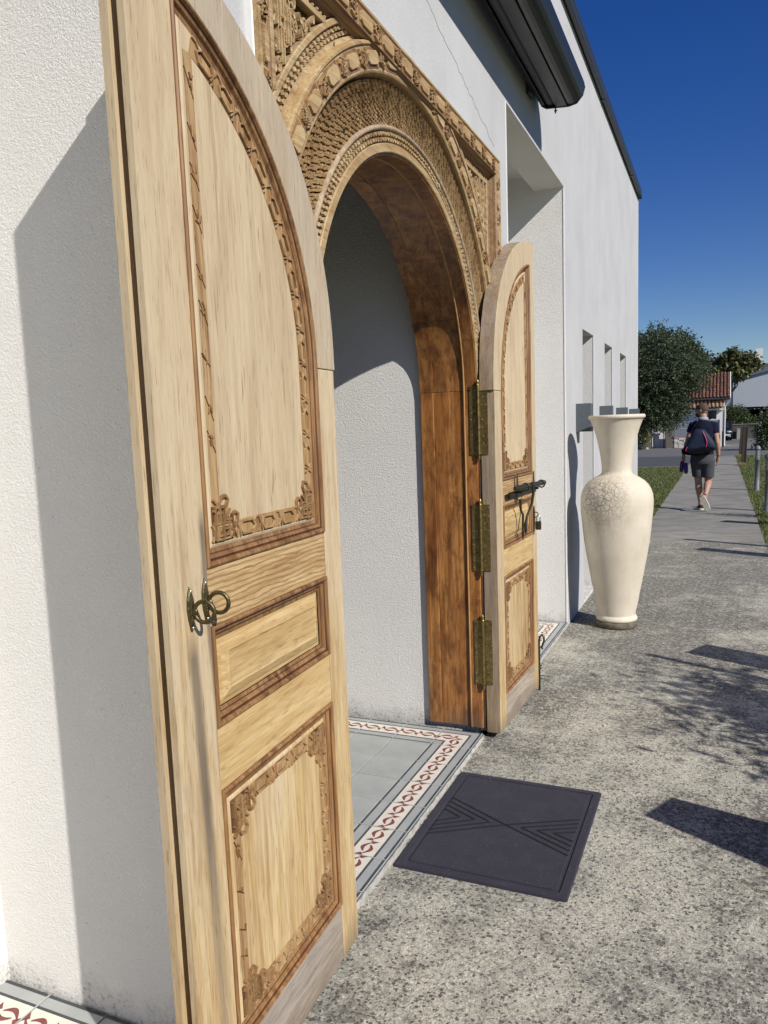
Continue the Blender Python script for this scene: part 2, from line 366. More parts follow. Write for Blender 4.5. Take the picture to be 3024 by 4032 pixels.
for a, c in NI:
    fo = MB(); fo.box(-0.40, -0.34, a, a + .05, 0.0, 2.25); fo.box(-0.40, -0.34, c - .05, c, 0, 2.25); fo.box(-0.40, -0.34, a + .05, c - .05, 2.2, 2.25); fo.box(-0.40, -0.34, a + .05, c - .05, 0, .05)
    wf = fo.build('window', M['frame_grey'], bld, 0.004)
    p = MB(); p.box(-0.385, -0.37, a + .05, c - .05, .05, 2.2); p.build('pane', M['glass'], wf)
    s = MB(); s.box(-6, -0.401, a, c, ZB, 2.25, [1] * 6); s.build('window_back_wall', BM, bld)
    s = MB(); s.box(-0.40, 0.0, a, c, ZB, 0.0, [1] * 6); s.build('window_sill', BM, bld)
cp = MB(); cp.box(-6, 0.045, -3.0, 11.09, 4.445, 4.475); cp.box(0.012, 0.045, -3.0, 11.09, 4.375, 4.4445); cp.box(-6, 0.0119, 11.056, 11.09, 4.375, 4.4445)
for y in np.arange(-2.0, 11, 2.4): cp.box(-.3, 0.047, y, y + .05, 4.37, 4.478)
cp.build('roof_coping', M['coping'], bld, 0.004)
for y, z0, z1 in ((1.3865, 0, 3.15), (4.1435, 0, 3.15), (5.7685, 0, 3.15)):
    c = MB(); c.box(-0.006, 0.0025, y - .003, y + .005, z0, z1); c.build('corner_bead', M['bead'], bld)
for a, c_ in NI:
    c = MB(); c.box(-0.005, 0.0025, c_ - .003, c_ + .004, 0, 2.25); c.build('corner_bead', M['bead'], bld)
c = MB(); c.box(-0.006, 0.0025, 11.046, 11.0525, GZ, 4.37); c.build('corner_bead', M['bead'], bld)
# hairline crack running down the facade above the carved frame
rnd = random.Random(3); pts = []
for i in range(46):
    q = i / 45; pts.append((2.55 + 1.35 * q + rnd.uniform(-.006, .006), 3.20 - .34 * q + rnd.uniform(-.008, .008)))
cr = MB(); cr.ribbon(pts, 0.0016, lambda a, b_, h: (h, a, b_), -0.001, 0.0012)
cr.build('crack', simple('crack_mark', (0.30, 0.30, 0.30), 0.9), bld)
# ------------------------------------------------------------------ porch floors: printed cement tiles, each tile a part
MT = [simple('tile_grey', (0.36, 0.375, 0.355), 0.5, 0, 0.16, 5), simple('tile_dark', (0.055, 0.062, 0.068), 0.55, 0, 0.2, 40), simple('tile_cream', (0.70, 0.65, 0.56), 0.55, 0, 0.08, 14),
      simple('tile_red', (0.20, 0.058, 0.048), 0.6, 0, 0.22, 60), simple('tile_pale_grey', (0.36, 0.375, 0.365), 0.5, 0, 0.12, 9)]
M['grout'] = simple('grout', (0.10, 0.10, 0.095), 0.9, 0, 0.2)
M['mortar'] = simple('mortar_edge', (0.36, 0.345, 0.31), 0.95, 0, 0.3, 30, 1.0, 90)
TS = 0.2; GAP = 0.0038
BANDS = [(0.0, .013, 1), (.013, .045, 4), (.045, .054, 1), (.054, .144, 2), (.144, .153, 1), (.153, .189, 4), (.189, .2, 1)]
def tile_base(b, mi):
    g = GAP / 2
    lo = [(g, g), (TS - g, g), (TS - g, TS - g), (g, TS - g)]; e = 0.0012
    hi = [(g + e, g + e), (TS - g - e, g + e), (TS - g - e, TS - g - e), (g + e, TS - g - e)]
    b.rings([[(x, y, -0.022) for x, y in lo], [(x, y, -e) for x, y in lo], [(x, y, 0) for x, y in hi]], mi)
def clampq(v): return min(max(v, GAP / 2 + .0013), TS - GAP / 2 - .0013)
def sheet(b, pts, mi, z):
    b.add([(clampq(x), clampq(y), z) for x, y in pts], [tuple(range(len(pts)))], mi)
def motif(b, P, z):
    # one 10 cm repeat: a twisted pair of crescents between arrow-ended nodes, s along, t across (centre 0)
    n = 10
    for sgn in (1, -1):
        out = []; inn = []
        for i in range(n + 1):
            q = i / n; s_ = .010 + .062 * q if sgn > 0 else .028 + .062 * q
            w_ = .0032 + .0058 * math.sin(PI * q)
            cen = sgn * (.0165 * math.sin(PI * q)) + (q - .5) * .012
            out.append((s_, cen + sgn * w_)); inn.append((s_, cen - sgn * w_ * .75))
        for i in range(n):
            b.add([(*P(*p), z) for p in (out[i], out[i + 1], inn[i + 1], inn[i])], [(0, 1, 2, 3)], 3)
    for tri in ([(-.004, -.030), (.020, -.010), (-.002, -.006)], [(.104, .030), (.080, .010), (.102, .006)], [(.080, .010), (.098, -.004), (.102, .006)], [(.020, -.010), (.002, .004), (-.002, -.006)]):
        b.add([(*P(max(.002, min(.0985, p[0])), p[1]), z) for p in tri], [(0, 1, 2)], 3)
def tile_mesh(kind):
    # local square 0..TS; 'edge' has its outer border on the +x side; 'corner' on the +x and +y sides
    b = MB(); z1, z2 = 0.0005, 0.001
    if kind == 'plain': tile_base(b, 0)
    elif kind == 'edge':
        tile_base(b, 4)
        for a, c, mi in BANDS:
            if mi != 4: sheet(b, [(TS - c, 0), (TS - a, 0), (TS - a, TS), (TS - c, TS)], mi, z1)
        for k in (0, 1): motif(b, lambda s, t, k=k: (TS - .099 + t, clampq(s + .1 * k)), z2)
    else:
        tile_base(b, 4)
        for a, c, mi in BANDS:
            if mi == 4: continue
            sheet(b, [(TS - c, 0), (TS - a, 0), (TS - a, TS - a), (TS - c, TS - c)], mi, z1)
            sheet(b, [(0, TS - c), (TS - c, TS - c), (TS - a, TS - a), (0, TS - a)], mi, z1)
        motif(b, lambda s, t: (TS - .099 + t, clampq(s)), z2)
        motif(b, lambda s, t: (clampq(s), TS - .099 + t), z2)
    o = b.build('tile', MT, None); me = o.data; bpy.data.objects.remove(o); return me
TM = {k: tile_mesh(k) for k in ('plain', 'edge', 'corner')}
def porch(label, y0, y1, nx):
    fl = thing('porch_floor', label, 'tiled floor', (0, (y0 + y1) / 2, 0), None, 'structure')
    sb = MB(); sb.box(-nx * TS, -0.001, y0, y1, -0.2, -0.0035); sb.build('mortar_bed', M['grout'], fl)
    mb_ = MB(); r_e = random.Random(5); yy_ = [y0 + (y1 - y0) * k / 60 for k in range(61)]
    mb_.rings([[(-.0008, y, -.2), (.004 + r_e.uniform(-.004, .007), y, -.2), (.003 + r_e.uniform(-.003, .004), y, -.010 + r_e.uniform(-.004, .002)), (-.0008, y, -.008)] for y in yy_], 0, True, True, True); mb_.build('mortar_edge', M['mortar'], fl)
    ny = round((y1 - y0) / TS); rr = random.Random(int(y1 * 100))
    for i in range(nx):
        for j in range(ny):
            ex = i == 0; bx = i == nx - 1; ey = j == ny - 1; by = j == 0
            x0 = -(i + 1) * TS; yb = y0 + j * TS; cx, cy = x0 + TS / 2, yb + TS / 2
            if ex and ey: k, a = 'corner', 0
            elif ex and by: k, a = 'corner', -PI / 2
            elif bx and ey: k, a = 'corner', PI / 2
            elif bx and by: k, a = 'corner', PI
            elif ex: k, a = 'edge', 0
            elif ey: k, a = 'edge', PI / 2
            elif by: k, a = 'edge', -PI / 2
            elif bx: k, a = 'edge', PI
            else: k, a = 'plain', 0
            d = Matrix.Rotation(a, 3, 'Z') @ Vector((TS / 2, TS / 2, 0))
            inst(TM[k], 'tile', (cx - d.x, cy - d.y, rr.uniform(-.0006, .0006)), fl, (0, 0, a))
    return fl
porch('grey tiled porch floor with a red twist border behind the dark doormat', 3.5 - 8 * TS, 3.5, 8)
porch('grey tiled porch floor with a red twist border at the foot of the shaded near wall', 1.38 - 7 * TS, 1.38, 4)
porch('grey tiled porch floor with a red twist border next to the tall cream vase', 5.765 - 8 * TS, 5.765, 4)
# ------------------------------------------------------------------ carved arched frame
CY, CZ, RI = 2.735, 1.66, 0.785
FY0, FY1, FZT = 1.685, 3.875, 2.775
frame = thing('carved_door_frame', 'carved pale wooden door frame with round arch, dentil rings and scrollwork, set in the white wall', 'door frame', (0, CY, 0))
def pol(r, th): return (CY + r * math.cos(th), CZ + r * math.sin(th))      # th from +y side, counter-clockwise
def PX(a, b, h): return (h, a, b)                                          # (y, z, height) -> world
def PP(r, th, h): y, z = pol(r, th); return (h, y, z)
A0, A1 = -0.06, PI + 0.06
def arcband(b, prof, mi=0, n=72, a0=0.0, a1=PI, smooth=False):
    rr = [[PP(r, a0 + (a1 - a0) * k / n, h) for r, h in prof] for k in range(n + 1)]
    vs = [p for r in rr for p in r]; q = len(prof); fs = []
    for k in range(n):
        for i in range(q - 1): fs.append((k * q + i, k * q + i + 1, (k + 1) * q + i + 1, (k + 1) * q + i))
    b.add(vs, fs, mi, smooth)
# recessed ground board with the arch cut out
b = MB(); n = 64; outer = []; inner = []
for k in range(n + 1):
    th = PI * k / n; inner.append(pol(1.09, th))
    dy, dz = math.cos(th), math.sin(th); tt = 1e9
    if dy > 1e-6: tt = min(tt, (FY1 - .02 - CY) / dy)
    if dy < -1e-6: tt = min(tt, (FY0 + .02 - CY) / dy)
    if dz > 1e-6: tt = min(tt, (FZT - .02 - CZ) / dz)
    outer.append((CY + dy * tt, CZ + dz * tt))
vs = [PX(*p, -0.012) for p in inner] + [PX(*p, -0.012) for p in outer]
b.add(vs, [(k, k + 1, n + 2 + k, n + 1 + k) for k in range(n)])
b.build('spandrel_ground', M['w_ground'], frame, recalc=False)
# side posts below the spring line
for a, c in ((FY0, CY - RI - .012), (CY + RI + .012, FY1)):
    b = MB(); b.box(-0.03, 0.006, a, c, 0.0, CZ - .002); b.build('jamb_post', M['w_pale'], frame, 0.003)
# white metal trim round the frame
b = MB(); b.box(-.01, .020, FY1 + .001, FY1 + .009, 0, FZT + .009); b.box(-.01, .020, FY0 - .009, FY0 - .001, 0, FZT + .009); b.box(-.01, .020, FY0 - .001, FY1 + .001, FZT + .001, FZT + .009)
b.build('edge_trim', M['bead'], frame)
# border: stepped mouldings along top and both sides, mitred
def border_path(d):
    l = FY0 + d * .40
    return [(l, CZ), (l, FZT - d), (FY1 - d, FZT - d), (FY1 - d, CZ)]
def border(name, prof, mat):
    b = MB(); rr = [[PX(*p, h) for p in border_path(d)] for d, h in prof]
    b.rings(rr, 0, False, False, False, close=False); return b.build(name, mat, frame)
border('border_moulding', [(0, -.01), (0, .034), (.004, .038), (.012, .038), (.016, .030)], M['w_ring'])
border('border_face', [(.016, .030), (.018, .034), (.080, .034), (.082, .037)], M['w_ring'])
border('border_inner_moulding', [(.082, .037), (.088, .041), (.093, .034), (.096, .020), (.101, .018), (.105, .006), (.112, .002), (.116, -.012)], M['w_mould_h'])
# cartouches on border and on ring
def cartouche(b, P, s0, L, half, h0, h1):
    e = L * .16
    o = [(s0, -half * .55), (s0 + e, -half), (s0 + L - e, -half), (s0 + L, -half * .55), (s0 + L, half * .55), (s0 + L - e, half), (s0 + e, half), (s0, half * .55)]
    b.prism(o, P, h0, h1, 0, 0.05)
def rosette(b, P, s0, L, half, h0, h1, rr):
    for k in range(7):
        s = s0 + L * rr.uniform(.2, .8); t = half * rr.uniform(-.8, .8); a = rr.uniform(0, PI); l = rr.uniform(.010, .018)
        b.ribbon([(s - math.cos(a) * l, t - math.sin(a) * l), (s, t + rr.uniform(-.003, .003)), (s + math.cos(a) * l, t + math.sin(a) * l)], .007, P, h0, h1 * 1.0)
    for q in (-1, 1): b.ribbon([(s0 + L * .1, q * half * .5), (s0 + L * .5, q * half * .95), (s0 + L * .9, q * half * .5)], .006, P, h0, h1)
rr = random.Random(5)
bc = MB(); bg_ = MB(); br = MB()
def run(P, s0, s1, half, h, pitch=0.158):
    nn = max(1, int((s1 - s0) / pitch)); p = (s1 - s0) / nn
    for k in range(nn):
        s = s0 + k * p
        bg_.prism([(s + .006, -half - .004), (s + p * .62 - .001, -half - .004), (s + p * .62 - .001, half + .004), (s + .006, half + .004)], P, h - .002, h + .0012, 0)
        cartouche(bc, P, s + .012, p * .55 - .008, half * .82, h, h + .008)
        bg_.prism([(s + p * .62 + .004, -half), (s + p - .002, -half), (s + p - .002, half), (s + p * .62 + .004, half)], P, h - .002, h + .001, 0)
        rosette(br, P, s + p * .64, p * .34, half * .95, h, h + .008, rr)
hb = .026
run(lambda s, t, h: (h, s, FZT - .049 + t), FY0 + .06, FY1 - .09, hb, .034)
run(lambda s, t, h: (h, FY1 - .049 + t, s), CZ + .05, FZT - .09, hb, .034)
run(lambda s, t, h: (h, FY0 + .0200 + t, s), CZ + .05, FZT - .09, .0115, .034)
RM = 1.055
run(lambda s, t, h: PP(RM + t, s / RM, h), .02 * RM, (PI - .02) * RM, hb * .95, .027)
tag(bg_.build('cartouche_ground', M['w_mould_h'], frame), kind='stuff')
tag(bc.build('cartouche_row', M['w_ring'], frame), kind='stuff')
tag(br.build('rosette_row', M['w_strap'], frame), kind='stuff')
# arch ring
b = MB(); arcband(b, [(1.012, -.01), (1.012, .016), (1.015, .024), (1.020, .027), (1.089, .027), (1.092, .034), (1.099, .034), (1.103, .028), (1.108, .012), (1.108, -.012)])
b.build('arch_ring', M['w_ring'], frame)
b = MB(); arcband(b, [(1.012, .014), (1.006, .001), (1.000, -.010)]); b.build('arch_ring_shadow_moulding', M['w_mould'], frame)
# concave lattice band with relief
b = MB(); arcband(b, [(1.003, -.012), (.975, -.024), (.945, -.029), (.90, -.024), (.868, -.012)]); b.build('lattice_band', M['w_knot'], frame)
b = MB(); rr = random.Random(11)
def conc(r): q = (r - .868) / (1.002 - .868); return -.016 * math.sin(PI * max(0, min(1, q))) - .001
nA = 90
for k in range(nA):
    dth = PI / nA
    for j in range(4):
        r0 = .8715 + j * .0326; r1 = r0 + .0316; th0 = PI * (k + .5 + (0, .42, .85, .3)[j] + rr.uniform(-.05, .05)) / nA; sk = dth * .62
        for a in range(2):
            for q in range(5):
                ra = r0 + (r1 - r0) * q / 5; rb = r0 + (r1 - r0) * (q + .86) / 5
                f = lambda r: th0 + sk * ((r - r0) / (r1 - r0) - .5) * 1.7
                wa = dth * rr.uniform(.74, .88); ta = -wa / 2 + a * wa * .5 + rr.uniform(-.05, .05) * dth; tb = ta + wa * (.5 if a else .42) + rr.uniform(-.05, .05) * dth
                hh = rr.uniform(.003, .008) + (.0035 if a else 0)
                c = [(ra, f(ra) + ta), (ra, f(ra) + tb), (rb, f(rb) + tb + rr.uniform(-.06, .06) * dth), (rb, f(rb) + ta + rr.uniform(-.06, .06) * dth)]
                mr = (ra + rb) / 2
                b.rings([[PP(r, t, conc(r) - .010) for r, t in c], [PP(r, t, conc(r) + hh * (1 if r > mr else .6)) for r, t in c]], 0)
tag(b.build('lattice_relief', M['w_scale'], frame), kind='stuff')
# inner fillet, dentils and plain edge ring
b = MB(); arcband(b, [(.872, -.008), (.870, .006), (.865, .012), (.859, .012), (.854, .007), (.853, -.012)], n=90, smooth=True); b.build('arch_fillet', M['w_edge'], frame)
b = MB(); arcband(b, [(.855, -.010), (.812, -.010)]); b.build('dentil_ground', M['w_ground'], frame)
def dentils(b, r0, r1, n, a0, a1, h0, h1, rr, rows=2):
    for k in range(n):
        for j in range(rows):
            th = a0 + (a1 - a0) * (k + .5 + (.5 if j % 2 else 0)) / n; d = (a1 - a0) / n * .36
            ra = r0 + (r1 - r0) * (j + .08) / rows; rb = r0 + (r1 - r0) * (j + .92) / rows; mr = (ra + rb) / 2
            o = [(ra, th - d), (mr, th - d * 1.25), (rb, th - d * .3), (rb, th + d), (mr, th + d * 1.25), (ra, th + d * .3)]
            b.rings([[PP(r, t, h0) for r, t in o], [PP(mr + (r - mr) * .8, th + (t - th) * .8, h1 + rr.uniform(-.002, .002)) for r, t in o]], 0)
b = MB(); dentils(b, .817, .852, 118, 0, PI, -.012, .006, rr); tag(b.build('inner_dentil_row', M['w_carve'], frame), kind='stuff')
b = MB(); arcband(b, [(.815, -.012), (.815, .004), (.812, .007), (.788, .007), (.785, .004), (.785, -.03)], n=90); b.build('arch_edge', M['w_ring'], frame)
# outer plank ring, outer dentils and narrow plank against the scrollwork
def inside(y, z, m=0.0): return FY0 + .058 + m < y < FY1 - .120 - m and CZ < z < FZT - .118 - m
def clip_arc(r): # angle intervals in which the radius lies inside the border
    return [k for k in range(181) if inside(*pol(r, PI * k / 180), -.03)]
def arc_parts(prof, name, mat):
    rm = sum(p[0] for p in prof) / len(prof)
    ks = clip_arc(rm); segs = []; cur = []
    for k in ks:
        if cur and k != cur[-1] + 1: segs.append(cur); cur = []
        cur.append(k)
    if cur: segs.append(cur)
    for s_ in segs:
        if len(s_) < 3: continue
        b = MB(); arcband(b, prof, n=max(4, len(s_)), a0=PI * s_[0] / 180, a1=PI * s_[-1] / 180); b.build(name, mat, frame)
arc_parts([(1.106, -.012), (1.106, .010), (1.118, .010), (1.12, -.012)], 'spandrel_plank_ring', M['w_carve'])
arc_parts([(1.154, -.012), (1.154, .010), (1.157, .013), (1.170, .013), (1.173, .010), (1.173, -.012)], 'spandrel_plank_ring', M['w_carve'])
b = MB(); rr = random.Random(2)
for k in range(130):
    th = PI * (k + .5) / 130
    if inside(*pol(1.137, th), -.02):
        dentils(b, 1.121, 1.152, 1, th - PI / 260, th + PI / 260, -.013, .008, rr, 2)
# straight dentil strips and planks just inside the border
for side in (0, 1):
    yb = FY0 + .064 if side == 0 else FY1 - .128; sg = 1 if side == 0 else -1
    z = CZ + .3
    while z < FZT - .14:
        y = yb + sg * .016
        if math.hypot(y - CY, z - CZ) > 1.178:
            for q in (0, 1):
                o = [(y - .012 + q * .013, z + q * .011), (y - .001 + q * .012, z + .004 + q * .011), (y + .001 + q * .010, z + .014 + q * .011), (y - .010 + q * .011, z + .012 + q * .011)]
                b.prism(o, PX, -.013, .006 + rr.uniform(-.002, .003), 0, .2)
        z += .024
y = FY0 + .075
while y < FY1 - .14:
    z = FZT - .130
    if math.hypot(y - CY, z - CZ) > 1.178:
        for q in (0, 1):
            o = [(y + q * .011, z - .012 + q * .013), (y + .012 + q * .011, z - .010 + q * .012), (y + .014 + q * .011, z + q * .010), (y + .003 + q * .011, z - .002 + q * .011)]
            b.prism(o, PX, -.013, .007 + rr.uniform(-.002, .003), 0, .2)
    y += .024
tag(b.build('outer_dentil_row', M['w_carve'], frame), kind='stuff')
for side in (0, 1):
    y0 = FY0 + .098 if side == 0 else FY1 - .160
    zl = CZ + math.sqrt(max(0, 1.171 ** 2 - (y0 - CY) ** 2)) if abs(y0 - CY) < 1.171 else CZ
    b = MB(); b.box(-.012, .013, y0 - .008, y0 + .008, zl, FZT - .136); b.build('spandrel_plank', M['w_carve'], frame, .002)
    ya = y0 + .008 if side == 0 else y0 - .008; zt = FZT - .142
    yr = CY + (-1 if side == 0 else 1) * math.sqrt(max(0, 1.171 ** 2 - (zt - CZ) ** 2))
    b = MB(); b.box(-.012, .013, min(ya, yr), max(ya, yr), zt - .008, zt + .008); b.build('spandrel_plank', M['w_carve'], frame, .002)
# arabesque scrollwork
def spiral(c, r, a0, turns, sgn, n=22):
    return [(c[0] + r * (1 - .72 * k / n) * math.cos(a0 + sgn * 2 * PI * turns * k / n), c[1] + r * (1 - .72 * k / n) * math.sin(a0 + sgn * 2 * PI * turns * k / n)) for k in range(n + 1)]
def leafpad(b, c, l, wd, a, h0, h1):
    o = []
    for k in range(10):
        th = 2 * PI * k / 10; x = l * math.cos(th); y = wd * math.sin(th) * (1 - .35 * math.cos(th)); o.append((c[0] + x * math.cos(a) - y * math.sin(a), c[1] + x * math.sin(a) + y * math.cos(a)))
    i1 = [(c[0] + (p[0] - c[0]) * .45, c[1] + (p[1] - c[1]) * .45) for p in o]
    b.rings([[PX(*p, h0) for p in o], [PX(c[0] + (p[0] - c[0]) * .85, c[1] + (p[1] - c[1]) * .85, h1) for p in o], [PX(*p, h1 - .004) for p in i1]], 0)
b = MB(); rr = random.Random(21)
def ok(y, z, m): return FY0 + .106 + m < y < FY1 - .168 - m and z < FZT - .152 - m and math.hypot(y - CY, z - CZ) > 1.174 + m and z > CZ + .28
g = .037
for i in range(100):
    for j in range(50):
        y = FY0 + .106 + (i + .5) * g * .82 + (g * .4 if j % 2 else 0) + rr.uniform(-.008, .008); z = CZ + .3 + (j + .5) * g * .82 + rr.uniform(-.008, .008)
        if not ok(y, z, .008): continue
        h = .010 + rr.uniform(-.0025, .003); sg = rr.choice((1, -1))
        room = ok(y, z, .018)
        if room and rr.random() < .78:
            R_ = rr.uniform(.0155, .0215)
            sp = [(y + (p[0] - y) * .78, z + (p[1] - z) * 1.25) for p in spiral((y, z), R_, rr.uniform(0, 6.28), rr.uniform(.9, 1.25), sg)]
            b.ribbon(sp, .0066, PX, -.012, h * .85, taper=.72)
            leafpad(b, (y + rr.uniform(-.006, .006), z + rr.uniform(-.006, .006)), .007, .004, PI / 2 + rr.uniform(-.5, .5), -.012, h * .8)
        else:
            leafpad(b, (y, z), rr.uniform(.010, .017), rr.uniform(.004, .007), rr.uniform(.8, 2.3), -.012, h)
        if room and rr.random() < .16: # upright double bars of script
            for q in (-.006, .007): b.ribbon([(y + q, z - .04), (y + q + .002, z), (y + q, z + .045)], .007, PX, -.012, h + .003)
tag(b.build('scrollwork', M['w_carve'], frame), kind='stuff')
# joint line through the spandrel boards
b = MB(); b.box(.0125, .0142, 2.128, 2.1305, 2.50, 2.60); b.box(.030, .0365, 2.128, 2.1305, 2.35, 2.36); b.build('board_joint', M['black'], frame)
# arch lining: three rows of boards in depth, curved pieces above, long boards below
XS = [(-.283, -.216, .0), (-.2155, -.062, .002), (-.0615, -.002, -.006)]
for (xa, xb, dr) in XS:
    ro = RI + dr
    for sgn in (1, -1):
        b = MB(); y0 = CY + sgn * ro; y1 = CY + sgn * (RI + .03)
        b.box(xa, xb, min(y0, y1), max(y0, y1), .018, CZ - .0012); b.build('lining_board', M['w_lining'], frame, .0025)
    cuts = [0, .30, .62, .98, 1.4, 1.86, 2.3, 2.72, PI] if xa > -.2 else [0, .42, .8, 1.2, 1.66, 2.1, 2.5, PI]
    for a, c in zip(cuts[:-1], cuts[1:]):
        b = MB(); n = 12; rr_ = []
        e = .0008
        for k in range(n + 1):
            th = a + e + (c - a - 2 * e) * k / n
            rr_.append([PP(ro, th, xb), PP(ro, th, xa), PP(RI + .03, th, xa), PP(RI + .03, th, xb)])
        b.rings(rr_, 0, True, True); b.build('lining_board', M['w_lining'], frame)
for sgn in (1, -1):
    b = MB(); b.tube([(-.0615, CY + sgn * (RI - .003), .02), (-.0615, CY + sgn * (RI - .003), CZ)], .0055, 8); b.build('lining_bead', M['w_orange'], frame)
b = MB(); b.tube([PP(RI - .003, PI * k / 48, -.0615) for k in range(49)], .0055, 8); b.build('lining_bead', M['w_orange'], frame)

# ------------------------------------------------------------------ door leaves
LT, ZS = 0.07, 1.655
def leaf(P, root, right, LW, SY):
    LA, LB, IA, IB, SP = LW + .008, .79 if right else .768, LW - .107, .680, 2.2
    def part(b, name, mat, bev=0.0025): return b.build(name, mat, root, bev)
    def slab(pts, w0, w1, name, mat, bev=.003):
        b = MB(); lo, hi = [P(u, z, w0) for u, z in pts], [P(u, z, w1) for u, z in pts]; n_ = len(pts)
        b.add(lo + hi, [(i, (i + 1) % n_, n_ + (i + 1) % n_, n_ + i) for i in range(n_)] , 1); b.f.append([i + len(b.v) - 2 * n_ for i in range(n_)][::-1]); b.m.append(0); b.sm.append(False); b.f.append([i + len(b.v) - n_ for i in range(n_)]); b.m.append(0); b.sm.append(False)
        return part(b, name, [mat, M['w_edge']], bev)
    zo = lambda u: ZS + LB * max(0, 1 - (u / LA) ** SP) ** (1 / SP)
    zi = lambda u: ZS + IB * math.sqrt(max(0, 1 - (u / IA) ** 2))
    e = .0008
    # free stile with a rebated meeting edge
    b = MB()
    top = [(u, zo(u)) for u in np.linspace(0, SY, 5)]
    def st(u0, w0, w1):
        pts = [(u0, 0.0)] + [(max(u0, u), z) for u, z in top] + [(SY - e, 0.0)]
        b.rings([[P(u, z, w0) for u, z in pts], [P(u, z, w1) for u, z in pts]], 0, True, True)
    st(.0, .055, LT); st(.026, .0355, .0548); st(-.004, .017, .0353)
    part(b, 'meeting_stile', M['w_pale'] if right else M['w_stile'], .003)
    # hinge stile below the joint
    slab([(IA + e, 0), (LW, 0), (LW, ZS - e), (IA + e, ZS - e)], 0, LT, 'hinge_stile', M['w_pale'])
    # arched rail
    n = 30; ths = np.linspace(0, PI / 2, n + 1)
    cs_ = lambda v: max(0, v) ** (2 / SP)
    o = [(LA * cs_(math.cos(t)), ZS + LB * cs_(math.sin(t))) for t in ths if LA * cs_(math.cos(t)) > SY] + [(SY + e, zo(SY))]
    i_ = [(IA * math.cos(t), ZS + IB * math.sin(t)) for t in ths if IA * math.cos(t) > SY] + [(SY + e, zi(SY))]
    m = min(len(o), len(i_))
    def res(l, m):
        out = []
        for k in range(m):
            q = k * (len(l) - 1) / (m - 1); a = int(min(q, len(l) - 2)); f = q - a; out.append((l[a][0] + (l[a + 1][0] - l[a][0]) * f, l[a][1] + (l[a + 1][1] - l[a][1]) * f))
        return out
    o, i_ = res(o, 28), res(i_, 28); o[0] = (LA, ZS + e); i_[0] = (IA + e, ZS + e)
    b = MB(); vs = [p for k in range(28) for p in (P(*o[k], 0), P(*o[k], LT), P(*i_[k], LT), P(*i_[k], 0))]
    b.add(vs, [(0, 1, 2, 3), (108, 111, 110, 109)], 0); o_ = len(b.v) - len(vs)
    for k in range(27):
        for c_ in range(4): b.f.append([4 * k + c_, 4 * k + (c_ + 1) % 4, 4 * k + 4 + (c_ + 1) % 4, 4 * k + 4 + c_]); b.m.append(1 if c_ == 0 else 0); b.sm.append(False)
    part(b, 'arched_rail', [M['w_grey'] if not right else M['w_pale'], M['w_edge']], .002)
    for z0, z1, mt in ((0, .165, 'w_bottom'), (.76, .895, 'w_rail2'), (1.108, 1.228, 'w_rail')):
        slab([(SY, z0), (IA, z0), (IA, z1), (SY, z1)], 0.001, LT - .0008, 'rail', M[mt], .002)
    # panels with moulding rings
    def rect(u0, u1, z0, z1): return lambda d: [(u0 + d, z0 + d), (u1 - d, z0 + d), (u1 - d, z1 - d), (u0 + d, z1 - d)]
    def archp(u0, z0):
        def f(d):
            a, b_ = IA - d, IB - d; ul = u0 + d
            tm = math.acos(min(1, ul / a)); pts = [(ul, z0 + d), (a, z0 + d)]
            for k in range(29): t = tm * k / 28; pts.append((a * math.cos(t), ZS + b_ * math.sin(t)))
            return pts
        return f
    MP = [(0, -.02), (0, .003), (.004, .0055), (.008, .0045), (.011, -.001), (.0125, -.004), (.0165, -.003), (.0205, -.005), (.023, -.010), (.026, -.011), (.034, -.013)]
    def panel(f, plain):
        b = MB()
        for k in range(len(MP) - 1):
            b.rings([[P(u, z, LT + h) for u, z in f(d)] for d, h in MP[k:k + 2]], 1 if k in (4, 5, 8, 10) else 0, False, False)
        b.build('panel_moulding', [M['w_mould'], M['w_groove']], root)
        b = MB()
        if plain: pr = [(.0345, -.03), (.0345, -.016), (.043, -.016), (.046, -.012), (.066, -.004), (.070, -.0055)]
        else: pr = [(.0345, -.03), (.0345, -.013), (.040, -.0105)]
        b.rings([[P(u, z, LT + h) for u, z in f(d)] for d, h in pr], 0, False, True); part(b, 'panel', M['w_panel'] if not plain else M['w_rail2'], 0)
        b = MB(); b.rings([[P(u, z, .0) for u, z in f(.0005)], [P(u, z, .022) for u, z in f(.0005)]], 0, True, True); part(b, 'panel_back', M['w_pale'], 0)
    up, mid, low = archp(SY, 1.228), rect(SY, IA, .895, 1.108), rect(SY, IA, .165, .76)
    panel(up, False); panel(mid, True); panel(low, False)
    # carved strap borders
    hw = LT - .0105
    rr = random.Random(31 + right)
    sb = MB(); cb = MB(); db = MB(); kb_ = MB(); kn = MB()
